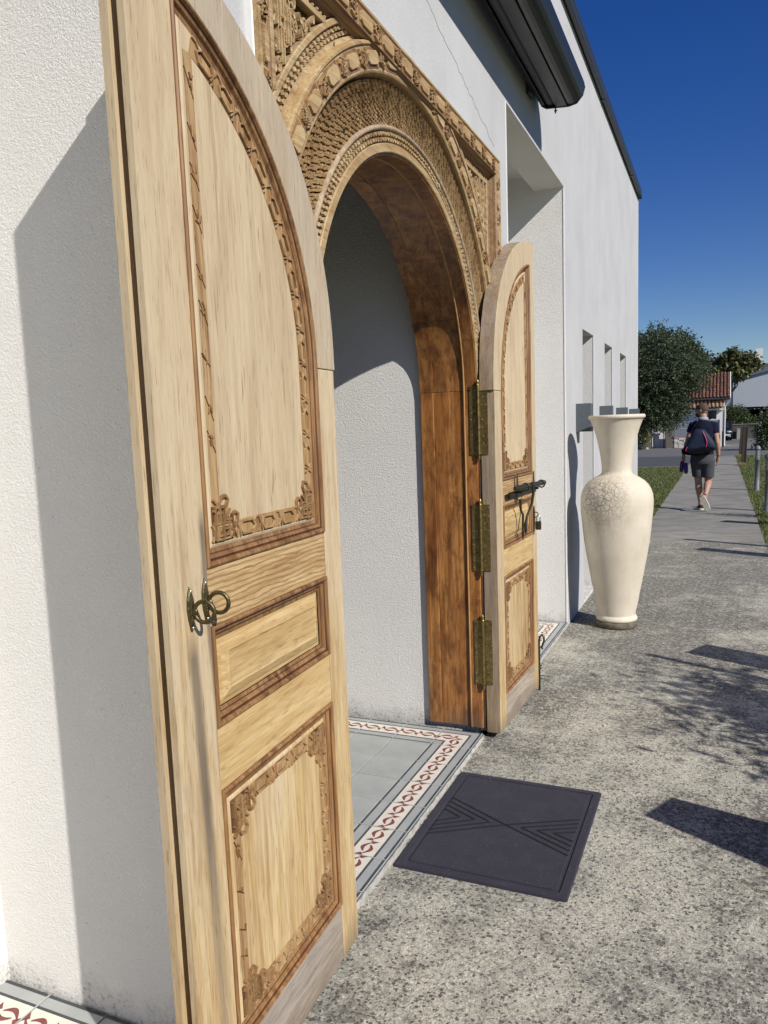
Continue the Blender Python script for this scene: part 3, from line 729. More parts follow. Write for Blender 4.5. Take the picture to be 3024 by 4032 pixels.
    def chain(Pm, L, half, wd=.0048, dens=1.0, full=True):
        nn = max(1, round(L / (half * 4.6))); p = L / nn
        for k in range(nn):
            s = k * p
            if rr.random() > dens: continue
            J = lambda: rr.uniform(-.02, .02) * p
            if full:
                hx = [(s + .10 * p + J(), 0), (s + .22 * p, half * .72), (s + .64 * p, half * .72 + J() * .1), (s + .78 * p + J(), 0), (s + .64 * p, -half * .72), (s + .22 * p, -half * .72)]
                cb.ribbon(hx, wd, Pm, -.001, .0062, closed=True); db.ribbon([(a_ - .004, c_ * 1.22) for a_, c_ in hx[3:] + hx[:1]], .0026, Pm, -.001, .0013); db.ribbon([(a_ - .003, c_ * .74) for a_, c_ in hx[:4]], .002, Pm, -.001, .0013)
                cb.ribbon([(s + .14 * p, -half * .9), (s - .02 * p, half * .9)], wd, Pm, -.001, .006); cb.ribbon([(s + .14 * p, half * .9), (s - .02 * p, -half * .9)], wd, Pm, -.001, .0048)
                if s + .95 * p < L: cb.ribbon([(s + .70 * p, half * .55), (s + .86 * p, half * .95), (s + p, half * .95)], wd, Pm, -.001, .005)
            else:
                big_ = rr.random() < .62; l_ = rr.uniform(.040, .056) if big_ else rr.uniform(.014, .022); q_ = s + rr.uniform(.1, .4) * p
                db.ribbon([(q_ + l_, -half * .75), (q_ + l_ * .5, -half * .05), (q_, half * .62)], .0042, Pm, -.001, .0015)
                for m_ in range(4 if big_ else 2):
                    a_ = q_ + l_ * rr.uniform(.25, .75); t_ = -half * .1 + rr.uniform(-.006, .009); kn.ribbon([(a_, t_), (a_ + rr.uniform(.004, .016), t_ - rr.uniform(-.006, .012))], rr.uniform(.003, .006), Pm, -.001, .004)
                for m_ in range(3):
                    a_ = s + rr.uniform(0, .6) * p; t_ = half * rr.uniform(-.9, .9); cb.ribbon([(a_, t_), (a_ + rr.uniform(.03, .07), t_ + rr.uniform(-.001, .001))], .0016, Pm, -.001, .0012)
    def strip(Pm, L, half):
        sb.add([Pm(0, -half, .0008), Pm(L, -half, .0008), Pm(L, half, .0008), Pm(0, half, .0008)], [(0, 1, 2, 3)])
    def knot(u0, z0, su, sz, S):
        Pk = lambda a, b_, h: P(u0 + su * a * S, z0 + sz * b_ * S, hw + h)
        for pl, cl in (([(.05, .13), (.60, .13), (.60, .38), (.05, .38)], True), ([(.13, .05), (.13, .60), (.38, .60), (.38, .05)], True), ([(.04, .04), (.64, .64)], False),
                       ([(.26, .38), (.26, .80), (.34, .93), (.50, .95), (.58, .84), (.52, .72), (.06, .72)], False), ([(.38, .26), (.80, .26), (.93, .34), (.95, .50), (.84, .58), (.72, .52), (.72, .06)], False),
                       ([(.05, .88), (.16, .78), (.05, .62)], False), ([(.88, .05), (.78, .16), (.62, .05)], False), ([(.44, .44), (.44, .74)], False), ([(.44, .44), (.74, .44)], False)):
            kn.ribbon([(a + rr.uniform(-.012, .012), c + rr.uniform(-.012, .012)) for a, c in pl], .0066 / S, Pk, -.001, .0070 + rr.uniform(-.001, .001), closed=cl)
        kb_.add([Pk(0, 0, .0012), Pk(.75, 0, .0012), Pk(.75, .4, .0012), Pk(.4, .75, .0012), Pk(0, .75, .0012)], [(0, 1, 2, 3, 4)])
    ua, ub = SY + .042, IA - .042; half = .019
    zb = 1.228 + .044
    # upper panel: bottom row, left stile row, right row and arch row
    B0 = lambda s, t, h: P(ua + s, zb + half + t, hw + h)
    strip(B0, ub - ua, half); chain(B0, ub - ua, half)
    Lz = zi(ua) - .09 - zb
    L0 = lambda s, t, h: P(ua + half + t, zb + s, hw + h)
    strip(L0, Lz, half * .75); chain(lambda s, t, h: L0(s + .15, t, h), Lz - .17, half, full=False)
    R0 = lambda s, t, h: P(ub - half - t, zb + s, hw + h)
    Lr = ZS - zb
    strip(R0, Lr, half); chain(lambda s, t, h: R0(s + .12, t, h), Lr - .12, half)
    ra, rb = IA - .042 - half, IB - .042 - half
    tmax = math.acos((ua + .03) / ra); ns = 60
    tab = [0.0]
    for k in range(ns):
        t0, t1 = tmax * k / ns, tmax * (k + 1) / ns
        tab.append(tab[-1] + math.hypot(ra * (math.cos(t1) - math.cos(t0)), rb * (math.sin(t1) - math.sin(t0))))
    def AR(s, t, h):
        s = max(0, min(tab[-1] - 1e-6, s)); k = max(i for i in range(ns) if tab[i] <= s); f = (s - tab[k]) / (tab[k + 1] - tab[k]); th = tmax * (k + f) / ns
        nx, nz = math.cos(th) / ra, math.sin(th) / rb; l = math.hypot(nx, nz)
        return P(ra * math.cos(th) + t * nx / l, ZS + rb * math.sin(th) + t * nz / l, hw + h)
    for k in range(40):
        a, c = tab[-1] * k / 40, tab[-1] * (k + 1) / 40
        sb.add([AR(a, -half, .0008), AR(c, -half, .0008), AR(c, half, .0008), AR(a, half, .0008)], [(0, 1, 2, 3)])
    chain(AR, tab[-1], half)
    knot(ua, zb, 1, 1, .10); knot(ub, zb, -1, 1, .10)
    # lower panel
    z0, z1 = .165 + .044, .76 - .044
    for Pm, L in ((lambda s, t, h: P(ua + s, z0 + half + t, hw + h), ub - ua), (lambda s, t, h: P(ua + s, z1 - half - t, hw + h), ub - ua), (lambda s, t, h: P(ub - half - t, z0 + s, hw + h), z1 - z0)):
        strip(Pm, L, half); chain(lambda s, t, h, Pm=Pm: Pm(s + .09, t, h), L - .18, half)
    Pm = lambda s, t, h: P(ua + half + t, z0 + s, hw + h); strip(Pm, z1 - z0, half * .75); chain(lambda s, t, h: Pm(s + .1, t, h), z1 - z0 - .2, half, full=False)
    for q in ((ua, z0, 1, 1), (ub, z0, -1, 1), (ua, z1, 1, -1), (ub, z1, -1, -1)): knot(*q, .098)
    tag(part(kb_, 'knot_ground', M['w_groove'], 0), kind='stuff'); tag(part(kn, 'corner_knot', M['w_knot'], 0), kind='stuff'); tag(part(sb, 'carving_ground', M['w_stain'], 0), kind='stuff'); tag(part(cb, 'carved_strapwork', M['w_strap'], 0), kind='stuff'); tag(part(db, 'slit_shade_lines', M['w_groove'], 0), kind='stuff')  # slit lines are dark ribbons standing in for shade inside the cuts
    # joint in the hinge stile / arched rail

PL = lambda u, z, w_: (.010 + w_ + .038 * (1 - u / .79), 1.112 + u, z)
dl = thing('door_leaf', 'large pale carved arched door leaf with two brass ring pulls, opened towards the camera', 'door', (.05, 1.53, 0))
leaf(PL, dl, False, .79, .133)
PR = lambda u, z, w_: (.015 + w_ + .022 * (1 - u / .752), 3.517 + .752 - u, z)
dr = thing('door_leaf', 'carved arched door leaf with brass hinges, sliding bolt and padlock, opened back near the vase', 'door', (.05, 3.9, 0))
leaf(PR, dr, True, .752, .095)
# ring pulls on the near leaf
def ring_pull(u0, z0):
    b = MB()
    o = [(0, .068), (.008, .052), (.015, .03), (.018, 0), (.014, -.028), (.008, -.05), (.006, -.062), (0, -.068), (-.006, -.062), (-.008, -.05), (-.014, -.028), (-.018, 0), (-.015, .03), (-.008, .052)]
    KS = .66; Pq = lambda a, c, h: PL(u0 + a * KS, z0 + c * KS, LT + h * .8)
    b.rings([[Pq(a, c, 0) for a, c in o], [Pq(a, c, .003) for a, c in o], [Pq(a * .8, c * .85, .006) for a, c in o], [Pq(a * .3, c * .4, .010) for a, c in o]], 0, False, True)
    for k in range(7): b.ell(Pq(0, -.03 + k * .008, .008), (.002, .008 - abs(k - 3) * .0013, .0018), 8, 5)
    h = b.build('ring_pull', M['bronze'], dl, 0)
    r = MB(); R_ = .0205
    pts = [PL(u0 + .004 + .004 * math.cos(th), z0 - .004 + R_ * math.sin(th), LT + .010 + R_ + R_ * math.cos(th)) for th in np.linspace(0, 2 * PI, 33)[:-1]]
    r.tube(pts, .0043, 10, closed=True); r.ell(PL(u0, z0 - .004, LT + .009), (.010, .005, .0085), 10, 6)
    r.build('pull_ring', M['bronze'], h)
    s = MB()
    for c in (.053, -.056): s = MB(); s.ell(PL(u0, z0 + c * KS, LT + .0055), (.0018, .0035, .0035), 10, 5); s.build('screw', M['steel'], h)
ring_pull(.068, 1.160); ring_pull(.119, 1.167)
k_ = MB(); k_.ell(PL(.030, 1.125, LT), (.0012, .006, .0075), 12, 5); k_.build('wood_plug', M['w_rail2'], dl)
# hinges of the far leaf
HY = CY + RI - .0068
for zc in (1.52, .965, .405):
    b = MB(); hh = .160
    b.box(-.036, .0035, HY - .004, HY - .0012, zc - hh, zc + hh)
    b.box(.0145, .052, 3.5132, 3.5166, zc - hh, zc + hh)
    h = b.build('hinge', M['brass'], dr, .001)
    kb = MB()
    for k in range(11):
        za = zc - hh + 2 * hh * k / 11; kb.tube([(.009, HY - .009, za + .002), (.009, HY - .009, za + 2 * hh / 11 - .002)], .0078 if k % 2 else .0088, 12)
    kb.tube([(.009, HY - .009, zc - hh), (.009, HY - .009, zc + hh)], .0065, 10)
    for sgn in (1, -1): kb.lathe([(.009, 0), (.005, .006 * sgn), (.008, .014 * sgn), (.006, .022 * sgn), (0.001, .03 * sgn)], (.009, HY - .009, zc + sgn * hh), 12)
    tag(kb.build('knuckle', M['brass'], h), kind='stuff')
    s = MB(); s2 = MB(); rr = random.Random(int(zc * 100))
    for k in range(9):
        z = zc - hh + .018 + k * (2 * hh - .036) / 8
        for x, yy_ in ((-.028, HY - .0045), (-.012, HY - .0045), (.026, 3.5130), (.044, 3.5130)):
            if rr.random() < .62:
                tgt = s2 if rr.random() < .22 else s
                tgt.ell((x + rr.uniform(-.003, .003), yy_, z + rr.uniform(-.004, .004)), (.0034, .0016, .0034) if tgt is s else (.0045, .0012, .0045), 8, 4)
    tag(s.build('screw', M['steel'], h), kind='stuff'); tag(s2.build('screw_hole', M['black'], h), kind='stuff')
# sliding bolt on the far leaf
X0 = .118
bb = MB(); bb.box(.098, .108, 3.68, 3.98, 1.135, 1.165)
bolt = bb.build('bolt_plate', M['iron'], dr, .002)
b = MB(); b.tube([(.150, 3.62, 1.190), (.150, 3.63, 1.190), (.150, 4.27, 1.172)], [.009, .0135, .0135], 14); b.build('bolt_rod', M['iron'], bolt)
for y in (3.83, 4.20):
    b = MB(); zc = 1.186 - (y - 3.63) * .028
    b.tube([(.150 + .019 * math.cos(th), y, zc + .019 * math.sin(th)) for th in np.linspace(0, 2 * PI, 25)[:-1]], .004, 8, closed=True)
    b.rings([[(.106, y - .012, zc), (.106, y + .012, zc), (.106, y + .008, zc + .06), (.106, y - .008, zc + .06)], [(.112, y - .010, zc), (.112, y + .010, zc), (.112, y + .001, zc + .075), (.112, y - .001, zc + .075)]], 0)
    b.box(.104, .134, y - .007, y + .007, zc - .03, zc - .016); b.box(.104, .110, y - .012, y + .012, zc - .07, zc + .001)
    b.build('bolt_bracket', M['iron'], bolt)
b = MB(); b.tube([(.163, 3.93, 1.20), (.168, 3.93, 1.15), (.160, 3.925, 1.09), (.140, 3.90, 1.03), (.135, 3.885, .985), (.135, 3.885, .955), (.135, 3.885, .93)], [.007, .007, .0065, .006, .009, .008, .001], 8); b.build('bolt_arm', M['iron'], bolt)
b = MB(); b.tube([(.122, 3.83, 1.12), (.122, 3.84, 1.06), (.128, 3.86, 1.04), (.126, 3.86, .96), (.126, 3.86, .94), (.126, 3.86, .905)], [.007, .0065, .006, .006, .008, .001], 8); b.build('bolt_arm', M['iron'], bolt)
b = MB(); b.prism([(4.17, .92), (4.185, .905), (4.20, .93), (4.205, .98), (4.20, 1.02), (4.185, 1.05), (4.175, 1.02), (4.17, .98)], PX, .108, .114); b.tube([(.12 + .012 * math.cos(th), 4.195, 1.0 + .014 * math.sin(th)) for th in np.linspace(0, 2 * PI, 21)[:-1]], .003, 6, closed=True)
b.build('lock_staple', M['iron'], dr)
pl = thing('padlock', 'small dark padlock hanging from the iron staple on the far door leaf', 'padlock', (.135, 4.2, .95))
b = MB(); b.box(.120, .150, 4.175, 4.195, .918, .965); b.build('lock_body', M['iron'], pl, .004, 3)
b = MB(); b.tube([(.126, 4.185, .962), (.126, 4.185, .985), (.128, 4.185, .994), (.135, 4.185, .999), (.142, 4.185, .994), (.144, 4.185, .985), (.144, 4.185, .962)], .0035, 8); b.build('shackle', M['steel'], pl)
# foot bolt on the free edge of the far leaf
b = MB(); fy = 4.288
b.box(.05, .085, fy - .014, fy - .009, .03, .29)
fb = b.build('foot_bolt_plate', M['iron'], dr, .001)
b = MB(); b.tube([(.108, fy, -.028), (.108, fy, .26), (.112, fy, .285), (.124, fy, .297), (.136, fy, .285), (.136, fy, .262), (.126, fy, .235), (.122, fy, .222), (.130, fy, .214)], .006, 8); b.build('foot_bolt_rod', M['iron'], fb)
for z in (.04, .10, .115):
    b = MB(); b.tube([(.075, fy - .006, z), (.108, fy - .012, z), (.119, fy, z), (.108, fy + .010, z), (.075, fy, z)], .004, 6); b.build('foot_bolt_loop', M['iron'], fb)
b = MB(); b.tube([(.095, fy, .055), (.17, fy, .058)], .0025, 6); b.build('foot_bolt_pin', M['iron'], fb)
# ------------------------------------------------------------------ awning cassette
aw = thing('awning', 'dark rolled-up awning cassette mounted high on the white wall above the carved frame', 'awning', (0, 2, 3.4))
YA, YB = -1.5, 4.88
PA = lambda y: (lambda a, c: (a, y, c))
def extr(name, prof, mat, y0=YA, y1=YB, parent=None, bev=.002, smooth=False):
    b = MB(); b.rings([[(x, y0, z) for x, z in prof], [(x, y1, z) for x, z in prof]], 0, True, True, smooth); return b.build(name, mat, parent or aw, bev)
arc = [(.205 + .082 * math.cos(t), 3.435 + .085 * math.sin(t)) for t in np.linspace(-1.75, 1.6, 16)]
extr('front_profile', arc + [(.20, 3.505), (.192, 3.36)], M['dark'])
extr('bottom_plate', [(.118, 3.352), (.184, 3.347), (.186, 3.357), (.118, 3.362)], M['coping'])
b = MB(); b.tube([(.088, YA, 3.395), (.088, YB - .01, 3.395)], .030, 20); b.build('fabric_roll', M['awn2'], aw)
extr('back_rail', [(.030, 3.375), (.056, 3.368), (.056, 3.50), (.030, 3.50)], M['dark'])
extr('top_cover', [(.030, 3.5025), (.215, 3.5225), (.215, 3.5275), (.030, 3.5105)], M['dark'])
b = MB(); prof = [(.030, 3.375), (.06, 3.355), (.19, 3.343), (.24, 3.352), (.275, 3.39), (.288, 3.435), (.275, 3.48), (.235, 3.515), (.20, 3.525), (.03, 3.512)]
b.rings([[(x, YB + .0005, z) for x, z in prof], [(x, YB + .012, z) for x, z in prof]], 0, True, True); b.build('end_cap', M['dark'], aw, .002)
for y in (4.62, 2.2, 0.2):
    b = MB(); b.box(.001, .0295, y, y + .10, 3.36, 3.53); b.build('wall_bracket', M['dark'], aw, .002)
b = MB(); b.tube([(.120, YB - .02, 3.352), (.120, YB - .02, 3.31)], .004, 6); b.tube([(.112, YB - .02, 3.325), (.13, YB - .02, 3.325)], .004, 6); b.build('crank_eye', M['dark'], aw)
# ------------------------------------------------------------------ wall lights
def wall_light():
    t = thing('wall_light', 'dark grey boxy wall light nearest the tall vase', 'wall light', (0, 6.26, 1.53), 'wall lights along the facade')
    b = MB(); Pl = lambda x, y, z: (x, 6.20 + y, 1.42 + z)
    s = [[Pl(.001, y, 0), Pl(.112, y, .040), Pl(.112, y, .222), Pl(.001, y, .222)] for y in (0, .12)]
    b.rings(s, 0, True, True); b.build('lamp_housing', M['lampgrey'], t, .002)
    b = MB(); s = [[Pl(.02, y, .0065 - .002), Pl(.112, y, .038), Pl(.112, y, .003)] for y in (.004, .116)]; b.rings(s, 0, True, True); b.build('lamp_wedge', M['black'], t)  # black wedge below the slanted underside of the housing
    return t
wl = wall_light()
for k, lab in enumerate(('dark grey boxy wall light between the first and second tall windows', 'dark grey boxy wall light between the second and third tall windows', 'dark grey boxy wall light nearest the far building corner')):
    copy_tree(wl, (0, (1.28, 2.52, 3.80)[k], 0), None, lab)
# ------------------------------------------------------------------ vase and doormat
vm, t, b_ = newmat('cream_clay')
v = mapping(t, (1, 1, 1)); v3 = mapping(t, (1, 1, .08))
c = mix(t, ramp(t, noise(t, v, 5, 4, .6), [(.35, 0), (.7, 1)]), (0.655, 0.59, 0.47), (0.57, 0.50, 0.38))
c = mix(t, math_(t, 'MULTIPLY', ramp(t, noise(t, v3, 34, 3, .6), [(.5, 0), (.75, 1)]), .16), c, (0.42, 0.36, 0.26))
tc = t.nodes.new('ShaderNodeTexCoord'); sx = N(t, 'SeparateXYZ', {0: tc.outputs['Object']})
vd = N(t, 'VectorMath', {0: v, 1: mix(t, .035, (0, 0, 0), N(t, 'TexNoise', {'Vector': v, 'Scale': 14.0}).outputs['Color'])}, operation='ADD').outputs[0]
def cracks(sc, wd): return ramp(t, N(t, 'TexVoronoi', {'Vector': vd, 'Scale': sc}, feature='DISTANCE_TO_EDGE').outputs['Distance'], [(0.0, 1), (wd, 0)])
zone = N(t, 'VectorMath', {0: tc.outputs['Object'], 1: (.24, 5.66, .96)}, operation='DISTANCE').outputs['Value']
zm = ramp(t, math_(t, 'ADD', zone, math_(t, 'MULTIPLY', noise(t, v, 9, 3, .6), .14)), [(.16, 1), (.30, 0)])
zm2 = ramp(t, math_(t, 'ADD', zone, math_(t, 'MULTIPLY', noise(t, v, 8, 3, .6), .2)), [(.24, 1), (.42, 0)])
ck = math_(t, 'MULTIPLY', cracks(31, .10), zm); ck2 = math_(t, 'MULTIPLY', cracks(21, .045), zm2)
c = mix(t, math_(t, 'MULTIPLY', ck2, .45), c, (0.25, 0.20, 0.14))
c = mix(t, math_(t, 'MULTIPLY', ck, .85), c, (0.085, 0.072, 0.055))
c = mix(t, math_(t, 'MULTIPLY', math_(t, 'MULTIPLY', zm, ramp(t, noise(t, v, 30, 3, .6), [(.45, 0), (.7, 1)])), .55), c, (0.25, 0.215, 0.165))
zr = math_(t, 'MULTIPLY', ramp(t, sx.outputs[2], [(.62, 0), (.72, 1)]), ramp(t, sx.outputs[2], [(.80, 1), (.86, 0)]))
c = mix(t, math_(t, 'MULTIPLY', math_(t, 'MULTIPLY', zr, zm2), math_(t, 'MULTIPLY', ramp(t, noise(t, v3, 60, 2, .6), [(.45, 0), (.6, 1)]), .5)), c, (0.35, 0.29, 0.21))
t.links.new(c, b_.inputs['Base Color']); b_.inputs['Roughness'].default_value = .78
bump(t, b_, math_(t, 'SUBTRACT', noise(t, v, 60, 3, .5), math_(t, 'MULTIPLY', ck, 2.0)), .25, .004)
M['clay'] = vm
VC = (.345, 5.885, 0)
vase = thing('vase', 'tall cream clay floor vase with crackled shoulder standing by the white wall', 'vase', (VC[0], VC[1], GZ))
prof = [(.134, .062), (.137, .085), (.152, .15), (.166, .235), (.181, .31), (.195, .387), (.214, .5), (.233, .614), (.2415, .69), (.248, .766), (.2555, .83), (.258, .895), (.2575, .93), (.2525, .965), (.241, 1.0), (.222, 1.033), (.195, 1.061), (.160, 1.085), (.125, 1.103), (.1085, 1.116), (.1045, 1.135), (.104, 1.155), (.1085, 1.205), (.117, 1.262), (.128, 1.32), (.141, 1.376), (.158, 1.435), (.176, 1.487), (.184, 1.505), (.189, 1.510), (.196, 1.513), (.200, 1.522), (.199, 1.533), (.192, 1.540), (.182, 1.540), (.174, 1.530), (.16, 1.48), (.12, 1.3), (.09, 1.15), (.09, 1.0)]
b = MB(); b.lathe(prof, VC, 64); b.build('vase_body', M['clay'], vase)
b = MB(); b.lathe([(.138, .02), (.147, .024), (.150, .034), (.147, .046), (.140, .056), (.133, .064)], VC, 64); b.build('vase_foot', M['clay'], vase)
b = MB(); b.lathe([(.0, GZ + .001), (.145, GZ + .001), (.152, -.018), (.154, .004), (.150, .018), (.138, .021)], VC, 64); b.build('vase_base', simple('dark_base_clay', (.13, .11, .075), .85, 0, .4, 40, .3), vase)  # base ring in a darker, mottled brown clay
mm, t, b_ = newmat('mat_fabric'); v = mapping(t, (1, 1, 1))
nn = noise(t, v, 700, 2, .6); c = mix(t, ramp(t, nn, [(.38, 0), (.64, 1)]), (0.009, 0.0082, 0.017), (0.031, 0.028, 0.050)); c = mix(t, math_(t, 'MULTIPLY', ramp(t, noise(t, v, 9, 4, .6), [(.45, 0), (.75, 1)]), .4), c, (0.048, 0.044, 0.066))
c = mix(t, ramp(t, noise(t, v, 210, 1, .4), [(.735, 0), (.76, .55)]), c, (.35, .33, .31))
t.links.new(c, b_.inputs['Base Color']); b_.inputs['Roughness'].default_value = .95; bump(t, b_, nn, .9, .004); b_.inputs['Sheen Weight'].default_value = .05
M['mat'] = mm; M['mat_rib'] = simple('mat_rib', (.010, .0095, .014), .95, 0, .3, 400, .8, 500)
mt = thing('doormat', 'dark charcoal doormat with ribbed crossing lines lying against the tiled step', 'doormat', (.32, 2.71, GZ))
mx0, mx1, my0, my1 = .012, .619, 2.318, 3.110
def rrect(d, r=.012):
    o = []
    for cx, cy, a in ((mx1 - d - r, my1 - d - r, 0), (mx0 + d + r, my1 - d - r, PI / 2), (mx0 + d + r, my0 + d + r, PI), (mx1 - d - r, my0 + d + r, 1.5 * PI)):
        for k in range(5): o.append((cx + r * math.cos(a + PI / 8 * k), cy + r * math.sin(a + PI / 8 * k)))
    return o
b = MB(); b.rings([[(x, y, GZ + h) for x, y in rrect(d)] for d, h in ((0, .0005), (.001, .004), (.006, .0075), (.030, .0085), (.034, .0045), (.042, .0045), (.046, .0085))], 0)
b.build('mat_pile', M['mat'], mt)
b = MB(); Pm = lambda a, c, h: (mx0 + a * (mx1 - mx0), my0 + c * (my1 - my0), GZ + .0083 + h)
def mline(p, q): b.ribbon([p, q], .013, Pm, -.002, .0035, taper=.5) if False else b.ribbon([(mx0 + p[0] * (mx1 - mx0), my0 + p[1] * (my1 - my0)), (mx0 + q[0] * (mx1 - mx0), my0 + q[1] * (my1 - my0))], .010, lambda a, c, h: (a, c, GZ + .0083 + h), -.002, .0030, taper=.5)
C0 = (.5, .50)
for side, e0, e1 in ((.075, .30, .68), (.925, .33, .67)):
    for k in range(4):
        off = .042 * k; q = k * .10; sx_ = 1 if side < .5 else -1
        mline((side, e0 + off), (C0[0] - sx_ * q, C0[1])); mline((side, e1 - off), (C0[0] - sx_ * q, C0[1]))
tag(b.build('mat_rib', M['mat_rib'], mt), kind='stuff')
# ------------------------------------------------------------------ ground, walk, path, lawns, roads
def aggregate():
    m, t, b = newmat('exposed_aggregate_concrete')
    v = mapping(t, (1, 1, 1))
    vo = N(t, 'TexVoronoi', {'Vector': v, 'Scale': 150.0, 'Randomness': 1.0})
    wv_ = N(t, 'VectorMath', {0: v, 1: N(t, 'VectorMath', {0: N(t, 'TexNoise', {'Vector': v, 'Scale': 75.0, 'Detail': 3.0}).outputs['Color'], 'Scale': .016}, operation='SCALE').outputs[0]}, operation='ADD').outputs[0]
    vo2 = N(t, 'TexVoronoi', {'Vector': wv_, 'Scale': 95.0, 'Randomness': 1.0})
    sr = N(t, 'SeparateColor', {0: vo.outputs['Color']}).outputs[0]; sr2 = N(t, 'SeparateColor', {0: vo2.outputs['Color']}).outputs[1]
    c = ramp(t, sr, [(0, (.54, .505, .395)), (.3, (.41, .393, .315)), (.55, (.60, .57, .45)), (.78, (.32, .31, .265)), (1, (.70, .67, .56))])
    big = noise(t, v, 1.1, 6, .66, .5); med = noise(t, v, 7, 6, .72)
    tcy = t.nodes.new('ShaderNodeTexCoord'); yy = N(t, 'SeparateXYZ', {0: tcy.outputs['Object']}).outputs[1]
    far = ramp(t, math_(t, 'MULTIPLY', yy, .1), [(.33, 0), (.62, .085)])     # older, more lichen-grown concrete farther along the walk
    pm = math_(t, 'ADD', math_(t, 'ADD', math_(t, 'MULTIPLY', big, .62), math_(t, 'MULTIPLY', med, .42)), far)
    dens = ramp(t, pm, [(.47, 0), (.60, 1)])
    thr = math_(t, 'SUBTRACT', .885, math_(t, 'MULTIPLY', dens, .36))
    spk = math_(t, 'GREATER_THAN', sr2, thr)
    rad = ramp(t, vo2.outputs['Distance'], [(.36, 1), (.62, 0)])
    spk = math_(t, 'MULTIPLY', spk, rad)
    c = mix(t, math_(t, 'MULTIPLY', spk, .9), c, (.06, .056, .046))
    fine = math_(t, 'MULTIPLY', ramp(t, noise(t, v, 85, 5, .75, .6), [(.52, 0), (.585, 1)]), .80)
    c = mix(t, fine, c, (.12, .11, .095))
    c = mix(t, math_(t, 'MULTIPLY', math_(t, 'MULTIPLY', dens, ramp(t, noise(t, v, 42, 4, .75), [(.36, 0), (.56, 1)])), .86), c, (.085, .078, .066))
    c = mix(t, math_(t, 'MULTIPLY', ramp(t, noise(t, v, .55, 3, .5), [(.45, 0), (.7, 1)]), .25), c, (.16, .155, .15))
    t.links.new(c, b.inputs['Base Color']); b.inputs['Roughness'].default_value = .88
    bump(t, b, math_(t, 'SUBTRACT', math_(t, 'MULTIPLY', noise(t, v, 170, 3, .6), 1.0), math_(t, 'MULTIPLY', spk, .4)), .9, .004)
    return m
M['agg'] = aggregate()
def concrete(name, c1, c2, c3, s=1.0):
    m, t, b = newmat(name); v = mapping(t, (1, 1, 1)); v2 = mapping(t, (.35, 1, 1))
    c = mix(t, ramp(t, noise(t, v, 1.6 * s, 5, .65), [(.35, 0), (.68, 1)]), c1, c2)
    c = mix(t, math_(t, 'MULTIPLY', ramp(t, noise(t, v2, 7 * s, 5, .7), [(.46, 0), (.66, 1)]), .75), c, c3)
    c = mix(t, math_(t, 'MULTIPLY', ramp(t, noise(t, v, 160, 3, .6), [(.45, 0), (.7, 1)]), .35), c, c3)
    t.links.new(c, b.inputs['Base Color']); b.inputs['Roughness'].default_value = .9; bump(t, b, noise(t, v, 120, 3, .6), .5, .004)
    return m
M['path'] = concrete('path_concrete', (.30, .285, .24), (.215, .203, .17), (.125, .117, .10))
M['road'] = concrete('road_asphalt', (.135, .135, .13), (.115, .115, .112), (.09, .09, .09), .6)
M['drive'] = concrete('drive_asphalt', (.070, .071, .072), (.058, .059, .061), (.05, .05, .05), .6)
M['kerb'] = concrete('kerb_stone', (.27, .26, .235), (.22, .21, .19), (.14, .135, .12))
gm, t, b_ = newmat('turf'); v = mapping(t, (1, 1, 1))
c = mix(t, ramp(t, noise(t, v, 2.5, 4, .6), [(.35, 0), (.7, 1)]), (.09, .115, .03), (.17, .15, .06)); c = mix(t, ramp(t, noise(t, v, 45, 4, .7), [(.4, 0), (.7, .7)]), c, (.065, .085, .02))
t.links.new(c, b_.inputs['Base Color']); b_.inputs['Roughness'].default_value = .95; bump(t, b_, noise(t, v, 80, 3, .7), 1.0, .02)
M['turf'] = gm
def ground(name, boxes, mat, kind='structure'):
    b = MB()
    for q in boxes: b.box(*q)
    return tag(b.build(name, mat), kind=kind)
ground('ground', [(-700, 700, -500, 900, -.60, -.075)], concrete('earth', (.10, .095, .08), (.085, .085, .07), (.06, .06, .05), .3))
ground('walkway', [(-.0004, 1.60, -8, 5.0, -.3, GZ), (-.0004, 1.60, 5.004, 10.28, -.3, GZ)], M['agg'])
walk_j = ground('walkway_joint', [(-.0004, 1.60, 5.0001, 5.0039, -.3, GZ - .002)], simple('joint_sand', (.40, .38, .34), .9))
pth = thing('path', 'pale concrete footpath in long slabs', 'footpath', (.8, 20, GZ), None, 'structure')
y = 10.284; rr = random.Random(4)
while y < 34.4:
    y1 = min(34.6, y + 2.43); b = MB(); dx = rr.uniform(-.012, .012)
    b.box(.045 + dx, 1.558 + dx, y, y1 - .012, -.3, GZ + rr.uniform(-.0025, .0025)); b.build('slab', M['path'], pth, .006); y = y1
for k in list(pth.keys()):
    if k == 'category': del pth[k]
ground('lawn', [(-14, .044, 11.06, 26.95, -.3, -.05)], M['turf'])
ground('verge', [(1.605, 16, -8, 10.28, -.3, -.05), (1.575, 16, 10.28, 34.9, -.3, -.05), (-.0, .03, 10.285, 11.06, -.3, -.05)], M['turf'])
ground('kerb', [(-40, .044, 26.955, 27.10, -.3, -.028), (1.575, 16, 34.905, 35.05, -.3, -.028)], M['kerb'])
ground('driveway', [(-60, .044, 27.105, 35.2, -.3, -.052)], M['drive'])
ground('road', [(-80, 80, 35.205, 45.0, -.3, -.056), (1.20, 14, 45.004, 60.2, -.3, -.058)], M['road'])
ground('pavement', [(-40, 1.196, 45.004, 46.2, -.3, -.045), (1.20, 14, 60.205, 66, -.3, -.03)], M['kerb'])
